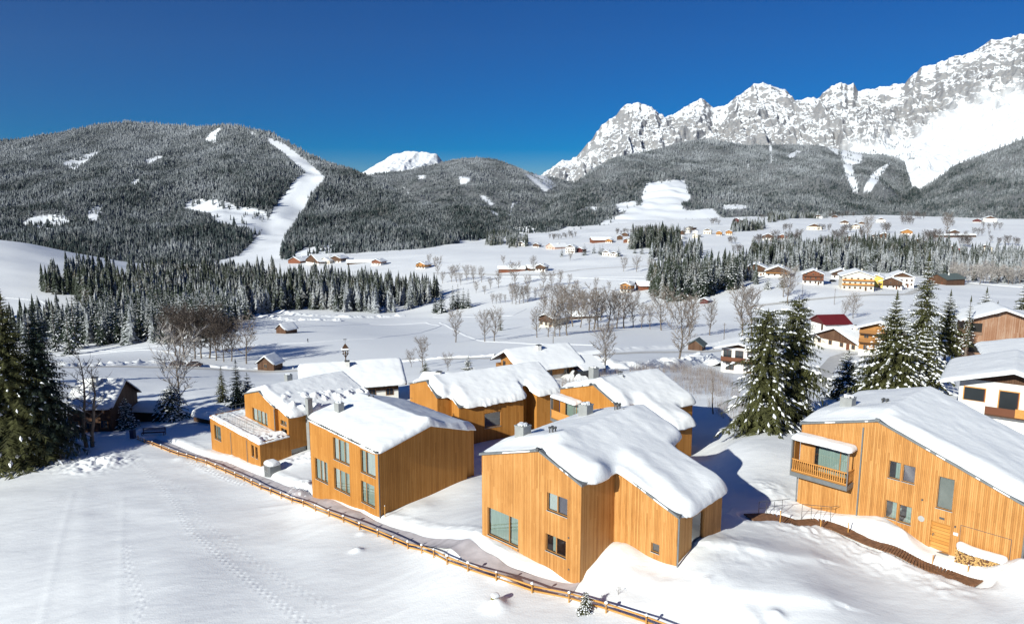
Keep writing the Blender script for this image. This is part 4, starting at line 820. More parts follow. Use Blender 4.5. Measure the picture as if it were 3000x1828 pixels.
# ---- the far woods: one mass of small trees on the hills and the far valley floor
def lod_tree(seed, tiers=3, n=5):
    r = random.Random(seed); T = []
    for t in range(tiers):
        z0 = .05 + .80 * t / tiers; z1 = min(1.0, z0 + 1.45 / tiers); R0 = (.21 if tiers < 4 else .165) * (1 - .82 * t / tiers)
        ph = r.random() * 6; ring = []
        for k in range(n):
            a = ph + 6.2832 * k / n; rr = R0 * (1.15 if k % 2 else .72) * r.uniform(.85, 1.15); ring.append((rr * math.cos(a), rr * math.sin(a), z0 - (.05 if k % 2 else 0)))
        for k in range(n): T.append((ring[k], ring[(k + 1) % n], (0, 0, z1 if t < tiers - 1 else 1.0)))
    return np.array(T)
LODS = [lod_tree(i) for i in range(6)]
def place_lod(P, H, Wd, protos=LODS):
    out = []; n = len(P); k = rng.integers(0, len(protos), n); a = rng.uniform(0, 6.28, n); c, s = np.cos(a), np.sin(a)
    for i, T in enumerate(protos):
        q = k == i; V = T.reshape(-1, 3)[None]; cc, ss = c[q][:, None], s[q][:, None]; h = H[q][:, None]; w_ = Wd[q][:, None] * h
        x = (V[..., 0] * cc - V[..., 1] * ss) * w_ + P[q][:, 0:1]; y = (V[..., 0] * ss + V[..., 1] * cc) * w_ + P[q][:, 1:2]; z = V[..., 2] * h + P[q][:, 2:3] - .4
        out.append(np.stack([x, y, z], -1).reshape(-1, 3))
    return np.concatenate(out)
def hill_forest(h, n_area, clear, tmax=1.0, hmin=8, hmax=15, x0=-40, x1=3040, extra=None):
    """trees on a hill's own surface, about one every n_area square metres"""
    X0, X1 = max(h.x0, x0), min(h.x1, x1); d = [ipl(h.ridge, .5 * (X0 + X1), 2), ipl(h.base, .5 * (X0 + X1), 2)]
    area = (X1 - X0) / FP * .5 * (d[0] + d[1]) * (d[0] - d[1]) * 1.0; dm = max(max(p[2] for p in h.ridge), max(p[2] for p in h.base))
    n = int(area / n_area * dm / (.5 * (d[0] + d[1]))); px = rng.uniform(X0, X1, n); t = rng.uniform(-.04, tmax, n)
    dd = ipl(h.base, px, 2) + (ipl(h.ridge, px, 2) - ipl(h.base, px, 2)) * t; k = rng.uniform(0, 1, n) < dd / dm; px, t = px[k], t[k]
    X, Y, Z = h.pt(px, t); sx, sy = proj(X, Y, Z); keep = np.ones(len(px), bool)
    hp = 15. / Y * FP
    for i, c in enumerate(clear):
        j = rng.normal(0, 3.5, len(sx)); k2 = rng.normal(0, 2., len(sx)); inn = inpoly(sx + j, sy + k2, c) | inpoly(sx + j, sy - hp * .6 + k2, c)
        keep &= ~(inn & ((rng.uniform(0, 1, len(sx)) > .22 * (vn(X / 45, Y / 45, 8) > .15)) | (i == 0)))
    if extra is not None: keep &= extra(sx, sy, X, Y)
    X, Y, Z = X[keep], Y[keep], Z[keep]; H = rng.uniform(hmin, hmax, len(X)) * (1 + .3 * vn(X / 70, Y / 70, 5)) * rng.choice([1., 1., 1.25, .75], len(X))
    return np.stack([X, Y, Z], -1), H
FOR = []
for h, na, cl, kw in ((h_left, 27, CL_LEFT, {}), (h_mid, 85, CL_MID, dict(x0=860, x1=1760)), (h_foot, 58, CL_FOOT, {}), (h_right, 62, [], {})): FOR.append(hill_forest(h, na, cl, **kw))
# sparse trees along the tree line on the massif
def _fr(sx, sy, X, Y): return (np.abs(sy - ipl([(2300, 440), (2450, 430), (2560, 425), (2700, 470), (2760, 520)], sx)) < 30) & (sx > 2330) & (sx < 2700) & (vn(X / 60, Y / 60, 3) > .1)
FOR.append(hill_forest(h_massif, 500, [], 1.0, 8, 15, 2300, 2760, _fr))
# woods on the valley floor, outlines given where the trees' feet stand in the photo
WOODS = [([(118, 850), (160, 812), (600, 808), (850, 822), (1050, 840), (1180, 850), (1285, 868), (1225, 905), (1130, 918), (1000, 916), (890, 906), (760, 922), (700, 948), (610, 1002), (440, 1006), (240, 1006), (180, 1000), (150, 960), (250, 885), (190, 870)], 34, 16, 25, 1.),
         ([(-60, 935), (150, 935), (240, 900), (300, 940), (240, 1003), (-60, 1003)], 60, 14, 22, 1.),
         ([(1893, 850), (1905, 812), (1960, 795), (2100, 800), (2180, 805), (2225, 832), (2175, 850), (2125, 852), (2085, 882), (1950, 884)], 30, 15, 22, 1.),
         ([(2185, 800), (2200, 750), (2400, 735), (2700, 730), (2785, 735), (2780, 818), (2600, 800), (2400, 795)], 36, 14, 22, 1.),
         ([(2780, 818), (2785, 742), (3060, 752), (3060, 835), (2900, 828)], 55, 11, 18, 1.),
         ([(1845, 732), (1850, 702), (1990, 698), (1992, 725)], 45, 16, 24, 1.), ([(1900, 765), (1905, 742), (2060, 735), (2062, 758)], 55, 12, 20, 1.), ([(2140, 684), (2145, 664), (2240, 660), (2243, 672)], 80, 14, 22, 1.), ([(2250, 656), (2255, 640), (2340, 628), (2345, 640)], 110, 14, 22, 1.),
         ([(2340, 640), (2360, 622), (2480, 612), (2520, 618), (2420, 640)], 120, 14, 22, 1.), ([(2540, 740), (2545, 718), (2690, 715), (2690, 738)], 80, 12, 18, 1.), ([(1490, 728), (1500, 700), (1545, 700), (1548, 722)], 110, 12, 18, 1.), ([(1420, 722), (1430, 690), (1500, 690), (1530, 715)], 100, 12, 18, 1.)]
MIDT = []   # candidates to become single trees
for poly, na, a_, b_, _w in WOODS:
    P = np.array([gpt(x, y) for x, y in poly]); x0, y0 = P[:, 0].min(), P[:, 1].min(); x1, y1 = P[:, 0].max(), P[:, 1].max()
    n = int((x1 - x0) * (y1 - y0) / na); X = rng.uniform(x0, x1, n); Y = rng.uniform(y0, y1, n); k = inpoly(X, Y, [(p[0], p[1]) for p in P]) & (vn(X / 30, Y / 30, 4) > -.62); X, Y = X[k], Y[k]
    Z = gz(X, Y); H = rng.uniform(a_, b_, len(X)) * (1 + .15 * vn(X / 40, Y / 40, 6)); sx, sy = proj(X, Y, Z); q = (sx > -60) & (sx < 3060)
    MIDT.append(np.stack([X, Y, Z, H], -1)[q])
MIDT = np.concatenate(MIDT)
dens = MIDT[:, 3] / MIDT[:, 1]
# the trees one sees largest: nearest rows of each wood
score = MIDT[:, 3] / np.hypot(MIDT[:, 0], MIDT[:, 1]); order = np.argsort(-score)
N_SINGLE = 262
single = MIDT[order[:N_SINGLE]]; rest = MIDT[order[N_SINGLE:]]
V = [place_lod(P, H, rng.uniform(.8, 1.25, len(H))) for P, H in FOR] 
# valley woods get denser little trees
MLOD = []
for sd in range(5): MLOD.append(lod_tree(100 + sd, 7, 7))
V2 = place_lod(rest[:, :3], rest[:, 3] * rng.uniform(.7, 1.15, len(rest)), rng.uniform(.85, 1.35, len(rest)), MLOD); nfar = sum(len(v) for v in V) // 3
V = np.concatenate(V + [V2]); print('forest tris', len(V) // 3, 'trees', sum(len(f[1]) for f in FOR), len(rest))
fo = np_mesh('conifer_forest', V, np.arange(len(V)).reshape(-1, 3), [M_FOREST, M_FOREST2], mi=(np.arange(len(V) // 3) >= nfar).astype(int))
tag(fo, 'frosted conifer woods covering the hills and the far valley floor', 'forest', kind='stuff')
# ---- single spruces of the valley woods
protos = []
for sd in range(5):
    hgt = 20.; nd, sn = spruce_arrays(hgt, 2.6 + .35 * (sd % 3), 17, 9, 2, 200 + sd, .26, .45, .42, .03, .3, .03, .8)
    A = np.concatenate([nd, sn]); mi = np.r_[np.zeros(len(nd), int), np.ones(len(sn), int)]
    o = np_mesh('spruce_tree', A.reshape(-1, 3), np.arange(len(A) * 3).reshape(-1, 3), [M_NEEDLE2, M_TWIGSNOW], mi=mi); protos.append(o)
WL = ['snow dusted dark spruce at the left end of the long dark valley wood', 'snow dusted dark spruce in the left half of the long dark valley wood', 'snow dusted dark spruce in the middle of the long dark valley wood', 'snow dusted dark spruce at the right tip of the long dark valley wood']
WOODLAB = [('snow dusted dark spruce in the wood across the middle of the valley floor', 'spruces of the long dark valley wood'), ('green spruce in the dense grove left of the hillside chalets', 'spruces of the grove by the chalets'), ('pale snow dusted spruce in the belt of trees behind the hillside chalets', 'spruces of the belt behind the chalets')]
for i, (x, y, z, h) in enumerate(single):
    o = protos[i % 5] if i < 5 else protos[i % 5].copy()
    if i >= 5: COL.objects.link(o)
    o.location = (x, y, z - .3); s = h / 20.; o.scale = (s * random.uniform(.85, 1.15),) * 2 + (s,); o.rotation_euler = (0, 0, random.uniform(0, 6.28))
    sx, _ = proj(x, y, z); k = 0 if sx < 1500 else 1 if sx < 2182 else 2
    j = 0 if sx < 260 else 1 if sx < 620 else 2 if sx < 980 else 3
    tag(o, WL[j] if k == 0 else WOODLAB[k][0], 'tree', WOODLAB[k][1] + ('' if k else ['', ', left half', ', middle', ', right tip'][j]))
# ================================================================== CHALETS, FARMS AND HUTS
M_WHITE = simple('white_render', (.74, .72, .68), .8, .05, 1.)
M_CREAM = simple('cream_render', (.66, .60, .50), .8, .06, 1.)
M_YEL = simple('yellow_render', (.66, .48, .10), .7, .05, 1.)
M_PINK = simple('rose_render', (.62, .42, .34), .8, .06, 1.)
M_BROWN = board_mat('brown_boards', (.055, .026, .014), (.10, .05, .028), (.15, .085, .05), .2)
M_REDBR = board_mat('red_brown_boards', (.13, .04, .02), (.20, .07, .035), (.26, .11, .06), .2)
M_ORANGE = board_mat('orange_boards', (.30, .13, .035), (.40, .18, .05), (.48, .24, .08), .2)
M_OLD = board_mat('weathered_boards', (.20, .085, .04), (.32, .17, .10), (.42, .30, .22), .16)
M_REDROOF = simple('red_sheet_roof', (.13, .015, .017), .5, .08, 1.)
M_GREYROOF = simple('slate_grey_roof', (.10, .125, .12), .6, .1, 1.)
M_PANE = simple('dark_pane', (.03, .035, .04), .15, .2, .5, spec=.6)
def chalet(label, loc, e1, w, l, he, pitch=.42, lower=None, upper=None, sp=None, oh=1.0, T=.4, roofm=None, rows=((.9, 3),), bal=(), side=0, balm=None, chim=True, group='chalets scattered over the valley', winm=None, name='chalet', cat='chalet', door=True, cell=.4, winh=1.15, winw=.95, siderows=()):
    """gabled house; front gable at v=0 centred on loc, ridge running back; sp = height where boards replace render"""
    e = R(e1); rz = math.atan2(math.cos(e), math.sin(e)); root = empty(name, loc, rz, label, cat, group)
    lower = lower or M_WHITE; upper = upper or M_BROWN; sp = he if sp is None else sp; h = w / 2; zr = he + pitch * h; B = -2.5
    pl = [(zr, pitch, 0), (zr, -pitch, 0)]; plan = [(-h, 0), (h, 0), (h, l), (-h, l)]
    def run(zb, cut, m_, nm, out=0.):
        mb = MB(); uo = 0
        for i in range(4):
            p0, p1 = plan[i], plan[(i + 1) % 4]
            if out: p0 = (p0[0] * (1 + out / h), p0[1] + (-out if p0[1] == 0 else out)); p1 = (p1[0] * (1 + out / h), p1[1] + (-out if p1[1] == 0 else out))
            wall_run(mb, p0, p1, zb, (pl if cut is None else [(cut, 0, 0)]), [], uo); uo += 7.3
        return mb.build(nm, m_, root)
    if sp < he + .01 and sp > 0: run(B, sp, lower, 'wall'); run(sp, None, upper, 'upper_wall', .03)
    elif sp <= 0: run(B, None, upper, 'wall')
    else: run(B, None, lower, 'wall')
    rb = MB(); th = .16
    for s in (-1, 1):
        q = [(0, -oh), (s * (h + oh), -oh), (s * (h + oh), l + oh), (0, l + oh)]; q = q if s > 0 else q[::-1]
        z = [zr - pitch * abs(p[0]) for p in q]; rb.prism(q, [t + .02 for t in z], [t + .02 + th for t in z])
    rb.build('roof', roofm or (M_BROWN if T else M_GREYROOF), root)
    if T: snow_cover('roof_snow', [(-h - oh, -oh), (h + oh, -oh), (h + oh, l + oh), (-h - oh, l + oh)], lambda u, v: zr - pitch * np.abs(u) + .17, T, .08, cell=cell, rnd=1, w_=.5, seed=int(abs(loc[0])) % 91, parent=root, wav=.05)
    def win(u, v, z, ang, ww, hh):
        f = MB(); f.box((-ww / 2 - .08, -.045, -.08), (ww / 2 + .08, -.005, hh + .08)); o = f.build('window', winm or M_WOODF, root); o.location = (u, v, z); o.rotation_euler = (0, 0, ang)
        p = MB(); p.box((-ww / 2, -.06, 0), (-.03, -.046, hh)); p.box((.03, -.06, 0), (ww / 2, -.046, hh)); p.build('pane', M_PANE, o)
    for z, n in rows:
        for i in range(n):
            u = -h + w * (i + .5) / n
            if z + winh < zr - pitch * abs(u) - .3: win(u, -.035, z, 0, winw, winh)
    for z, n in siderows:
        for i in range(n): win(h + .035, l * (i + .5) / n, z, R(90), winw, winh)
    for z, dp in bal:
        wf = h - .1; b = MB(); b.box((-wf, -dp, z - .14), (wf, -.04, z)); o = b.build('balcony', M_BROWN, root)
        r = MB(); r.box((-wf, -dp, z + .1), (wf, -dp + .05, z + .95)); r.box((-wf, -dp + .06, z + .1), (-wf + .05, -.04, z + .95)); r.box((wf - .05, -dp + .06, z + .1), (wf, -.04, z + .95)); r.build('railing', balm or upper, o)
    if door: d = MB(); d.box((h * .45, -.06, -.3), (h * .45 + 1., -.036, 2.0)); d.build('door', M_BROWN if upper is not M_BROWN else M_REDBR, root)
    if chim: c = MB(); c.box((h * .3 - .35, l * .45 - .35, zr - 1.3), (h * .3 + .35, l * .45 + .35, zr + .9)); o = c.build('chimney', M_CREAM if lower is M_CREAM else M_WHITE, root); k = MB(); k.box((h * .3 - .42, l * .45 - .42, zr + .905), (h * .3 + .42, l * .45 + .42, zr + 1.02)); k.build('chimney_cap', M_GUT, o)
    return root
def mk(label, cx, yb, wpx, e1, d=None, **k):
    """place by the foot of its front wall; wpx = apparent width of the front in the photo"""
    X, Y, z = px_base(cx, yb, d); zc = Y * CP + (HC - z) * SP; view = math.degrees(math.atan2(X, Y)); s = abs(math.sin(R(e1 - view))); w = wpx * zc / FP / max(.3, s)
    k.setdefault('l', w * 1.1); k.setdefault('he', w * .42); return chalet(label, (X, Y, z), e1, w, **k)
# near ones
X, Y, z = px_base(905, 1160, 112)
G = chalet('white walled farmhouse under a broad smooth snow roof with a bell turret on its ridge', (X, Y, z + .1), 163, 10.5, 14.5, 5.6, .40, M_WHITE, M_BROWN, 4.1, 1.3, .5, rows=((1., 3), (3.6, 2)), siderows=((.8, 5), (3.3, 5)), bal=((3.1, 1.0),), name='farmhouse', cat='farmhouse', cell=.25, winw=1.1)
b = MB(); zr = 5.6 + .40 * 5.25; v_ = 6.4; b.tube([(0, v_, zr), (0, v_, zr + 1.9)], .09, 6); b.tube([(-.35, v_, zr + 1.1), (0, v_, zr + 1.25), (.35, v_, zr + 1.1)], .05, 5); b.beam((-.55, v_, zr + 1.9), (.55, v_, zr + 1.9), .1, .1); b.beam((0, v_ - .55, zr + 1.9), (0, v_ + .55, zr + 1.9), .1, .1)
for s in (-1, 1):
    for t in (-1, 1): b.tube([(s * .38, v_ + t * .38, zr + 1.9), (s * .38, v_ + t * .38, zr + 2.5)], .06, 5); b.tube([(s * .38, v_ + t * .38, zr + 1.9), (0, v_, zr + 1.2)], .05, 5)
b.prism([(-.62, v_ - .62), (.62, v_ - .62), (.62, v_ + .62), (-.62, v_ + .62)], zr + 2.5, zr + 2.6); bt = b.build('bell_turret', M_BROWN, G)
b = MB(); q = [(-.66, v_ - .66, zr + 2.61), (.66, v_ - .66, zr + 2.61), (.66, v_ + .66, zr + 2.61), (-.66, v_ + .66, zr + 2.61)]
for i in range(4): b.face([q[i], q[(i + 1) % 4], (0, v_, zr + 3.7)])
b.build('turret_roof', M_BROWN, bt); b = MB(); b.tube([(0, v_, zr + 3.6), (0, v_, zr + 4.5)], .025, 4); b.box((-.05, v_ - .3, zr + 4.3), (.05, v_ + .25, zr + 4.42)); b.build('weather_vane', M_GUT, bt)
b = MB(); b.tube([(0, v_, zr + 2.02), (0, v_, zr + 2.3)], [.2, .09], 8); b.build('bell', simple('bronze', (.25, .17, .07), .4, .1, 3, .8), bt)
b = MB(); b.face([(-.7, v_ - .7, zr + 2.66), (.7, v_ - .7, zr + 2.66), (0.0, v_ - .1, zr + 3.3)]); b.face([(.7, v_ - .7, zr + 2.66), (.7, v_ + .7, zr + 2.66), (.1, v_, zr + 3.3)]); b.build('turret_snow', M_TWIGSNOW, bt)
X, Y, z = px_base(1500, 1105, 119)
H_ = chalet('chalet with a bright orange wooden gable and balcony in front of the open white field', (X, Y, z + .2), 152, 8.6, 10.5, 3.7, .45, M_WHITE, M_ORANGE, 1.6, 1.5, .5, rows=((2.2, 3),), siderows=((1.3, 3),), bal=((1.9, 1.1),), cell=.25)
b = MB(); b.box((3.2, 10.5, -2), (6.6, 14, 2.4)); b.build('annex', M_REDBR, H_); b = MB(); b.prism([(2.8, 10.3), (7.4, 10.3), (7.4, 15), (2.8, 15)], [3.9, 2.5, 2.5, 3.9], [4.3, 2.9, 2.9, 4.3]); b.build('annex_roof', M_ROOFSNOW, H_)
X, Y, z = px_base(1248, 1150, 108); chalet('small dark cabin with half its snow roof in blue shadow beside the farmhouse', (X, Y, z + .6), 196, 5.6, 6, 2.4, .5, M_BROWN, M_BROWN, 0, .6, .5, rows=(), name='cabin', cat='cabin', cell=.25)
mk('small brown hay hut with a steep snowy gable beside the road', 779, 1087, 45, 104, 198, l=4.6, he=2.4, pitch=.75, sp=0, rows=((1., 1),), oh=.55, T=.25, chim=False, door=False, name='hay_hut', cat='hut', upper=M_BROWN, group='hay huts', cell=.25)
mk('tiny dark hay hut at the edge of the rough snow slope below the dark wood', 823, 977, 26, 120, he=1.9, pitch=.75, sp=0, rows=(), oh=.5, T=.25, chim=False, door=False, name='hay_hut', cat='hut', upper=M_BROWN, group='hay huts')
X, Y, z = px_base(250, 1225, 103); CT_ = chalet('dark cottage half in shade behind the bare twin trunks', (X, Y, z + .3), 176, 8.6, 6.2, 4.2, .66, M_BROWN, M_BROWN, 0, .5, .35, rows=((.9, 2),), siderows=((.9, 3),), name='cottage', cat='cottage', cell=.2)
def shed(label, x, y, d, e1, w, l, he, T, m=None):
    X, Y, z = px_base(x, y, d); e = R(e1); root = empty('shed', (X, Y, z), math.atan2(math.cos(e), math.sin(e)), label, 'shed', 'snow buried sheds'); b = MB(); b.box((-w / 2, 0, -1.5), (w / 2, l, he)); b.build('wall', m or M_BROWN, root)
    b = MB(); b.box((-w / 2 - .3, -.3, he + .003), (w / 2 + .3, l + .3, he + .12)); b.build('roof', M_BROWN, root); snow_cover('roof_snow', [(-w / 2 - .3, -.3), (w / 2 + .3, -.3), (w / 2 + .3, l + .3), (-w / 2 - .3, l + .3)], lambda u, v: he + .12 + 0 * u, T, .1, cell=.2, rnd=2, w_=.7, parent=root); return root
shed('low dark shed under a slab of blue shaded snow between cottage and bushy spruce', 418, 1218, 106, 96, 5.2, 3.5, 1.7, .9)
shed('flat shed buried under a thick block of snow left of the three garden pines', 595, 1196, 104, 118, 4.4, 3.6, .9, 1.2)
X, Y, z = px_base(2163, 1085, 148); W_ = chalet('white house with dark brown boxed balconies left of the great double spruce', (X, Y, z), 118, 7.6, 8, 5.6, .28, M_WHITE, M_BROWN, None, 1.6, .22, rows=((3.4, 3), (.6, 2)), bal=((2.7, 1.3),), name='house', cat='house', cell=.25, balm=M_REDBR, winm=M_REDD, winw=1.6, winh=1.6)
mk('little hut with a bare dark green roof at the far side of the field', 2036, 1014, 40, 118, 200, he=1.6, pitch=.7, sp=0, rows=(), oh=.5, T=0, chim=False, door=False, name='hay_hut', cat='hut', upper=M_BROWN, group='hay huts')
X, Y, z = px_base(2395, 985, 215); chalet('house with a bare dark red sheet roof behind the broad snow roofed bungalow', (X, Y, z + 1.2), 172, 8, 8, 2.6, .5, M_WHITE, M_REDD, 2., .8, 0, roofm=M_REDROOF, rows=(), name='house', cat='house', chim=False)
X, Y, z = px_base(2448, 1018, 186); chalet('broad bungalow with dark gable and wide snow roof right of the double spruce', (X, Y, z), 156, 15, 10.5, 2.6, .40, M_CREAM, M_BROWN, 2.0, 1.2, .4, rows=((.8, 4),), siderows=((.9, 3),), name='house', cat='house', cell=.3)
X, Y, z = px_base(2575, 1020, 168); chalet('tall house with orange wooden balcony floors behind the right hand spruces', (X, Y, z), 128, 9.5, 11, 6.6, .36, M_WHITE, M_ORANGE, 1., 1.6, .35, rows=((1., 3), (4., 3)), bal=((2.9, 1.2), (5.2, 1.2)), name='house', cat='house', cell=.3)
X, Y, z = px_base(2925, 1045, 116); T_ = chalet('tall weathered timber house with open storeys at the right edge', (X, Y, z), 112, 10, 8, 7.2, .36, M_OLD, M_OLD, 0, 1.2, .3, rows=(), name='house', cat='house', chim=False, door=False)
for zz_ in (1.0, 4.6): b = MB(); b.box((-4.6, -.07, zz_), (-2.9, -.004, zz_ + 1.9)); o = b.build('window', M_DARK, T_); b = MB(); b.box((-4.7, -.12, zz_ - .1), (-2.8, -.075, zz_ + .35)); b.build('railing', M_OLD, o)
X, Y, z = px_base(3055, 1130, 84); P_ = chalet('white house with a low roof on dark posts, second from the right edge', (X, Y, z + .2), 118, 9, 9, 4.9, .2, M_WHITE, M_BROWN, None, 2.0, .3, rows=(), name='house', cat='house', chim=False, door=False, cell=.25, T_=None) if False else chalet('white house with a low roof on dark posts above the white chalet', (X, Y, z + .2), 118, 9, 9, 4.9, .2, M_WHITE, M_BROWN, None, 2.0, .3, rows=(), name='house', cat='house', chim=False, door=False, cell=.25)
for i in range(4): b = MB(); b.box((-7.1 + i * .55, -1.9, .5), (-6.98 + i * .55, -1.78, 4.62 + .11 * i)); b.build('post', M_BROWN, P_)
X, Y, z = px_base(2950, 1275, 64.5); Q_ = chalet('white chalet with dark gable soffit and wooden windows behind the right house', (X, Y, 1.7), 127, 8.6, 9, 5.0, .30, M_WHITE, M_BROWN, None, 1.7, .3, rows=(), name='chalet', cat='chalet', cell=.2, door=False)
for u, z0, w_, h_, nm in ((-3.0, 2.9, 1.7, 1.25, 'window'), (-.2, 2.0, 1.5, 2.2, 'balcony_door'), (2.6, 2.9, 1.4, 1.4, 'window')):
    b = MB(); b.box((u - w_ / 2 - .1, -.05, z0 - .06), (u + w_ / 2 + .1, -.004, z0 + h_ + .1)); o = b.build(nm, M_WOODG, Q_); p = MB(); p.box((u - w_ / 2, -.07, z0), (u + w_ / 2, -.051, z0 + h_)); p.build('pane', M_PANE, o)
    p = MB(); p.box((u + w_ / 2 - .06, -.09, z0), (u + w_ / 2 + .02, -.0705, z0 + h_)); p.build('shutter', M_REDD, o)
b = MB(); b.box((-2, -1.0, 1.8), (4.3, -.04, 1.93)); o = b.build('balcony', M_BROWN, Q_); b = MB(); b.box((.4, -1.0, 1.95), (4.3, -.94, 2.8)); b.build('railing', M_WOODG, o); b = MB(); b.box((-2, -1.0, 1.95), (.39, -.94, 2.7)); b.build('railing', M_REDBR, o)
# the group on the low hill, right of the middle
g8 = 'chalets on the low hill before the forest belt'
mk('white and brown chalet, leftmost on the low hill', 2212, 808, 62, 112, rows=((1, 4), (3.8, 3)), sp=3.4, he=5.6, bal=((3.2, 1),), group=g8)
mk('chalet with light wooden balcony and dark gable, second from the left on the low hill', 2278, 812, 66, 112, rows=((1, 4),), sp=2.6, he=4.3, bal=((2.4, 1),), balm=M_ORANGE, group=g8)
mk('red brown three storey chalet standing alone in the middle of the low hill', 2381, 834, 56, 112, rows=((.9, 4), (3.5, 4), (5.9, 3)), sp=2.6, upper=M_REDBR, he=6.6, bal=((2.7, 1), (5.2, 1)), balm=M_REDBR, group=g8)
mk('brown gabled chalet just left of the big cream hotel', 2463, 818, 50, 112, rows=((1, 3), (3.3, 3)), sp=3.2, he=4.2, bal=((2.9, 1),), group=g8)
mk('big cream hotel with three rows of balconies on the low hill', 2512, 850, 84, 110, rows=((.8, 6), (3.4, 6), (6., 5)), lower=M_CREAM, upper=M_CREAM, he=8.2, bal=((2.9, 1.1), (5.5, 1.1)), balm=M_WOODG, name='hotel', cat='hotel', group=g8, pitch=.35)
mk('small bright yellow house behind the cream hotel', 2565, 832, 36, 122, d=425, lower=M_YEL, upper=M_YEL, rows=((1.6, 2),), he=6., group=g8, name='house', cat='house')
mk('dark brown chalet with striped balconies right of the cream hotel', 2608, 846, 60, 112, rows=((.8, 4), (3.2, 3)), sp=2.4, he=4.4, bal=((2.2, 1),), group=g8)
mk('white house with roof panels, rightmost on the low hill', 2640, 832, 64, 112, d=440, rows=((1, 5), (3.6, 5)), he=6.2, sp=None, group=g8, name='house', cat='house')
mk('small red brown barn below the left end of the chalet hill', 2142, 822, 26, 118, rows=(), sp=0, upper=M_REDBR, he=2.8, chim=False, door=False, name='barn', cat='barn', group='barns')
mk('dark red hut at the foot of the spruce grove', 2062, 890, 22, 118, rows=(), sp=0, upper=M_REDD, he=2.3, chim=False, door=False, T=.2, name='hay_hut', cat='hut', group='hay huts')
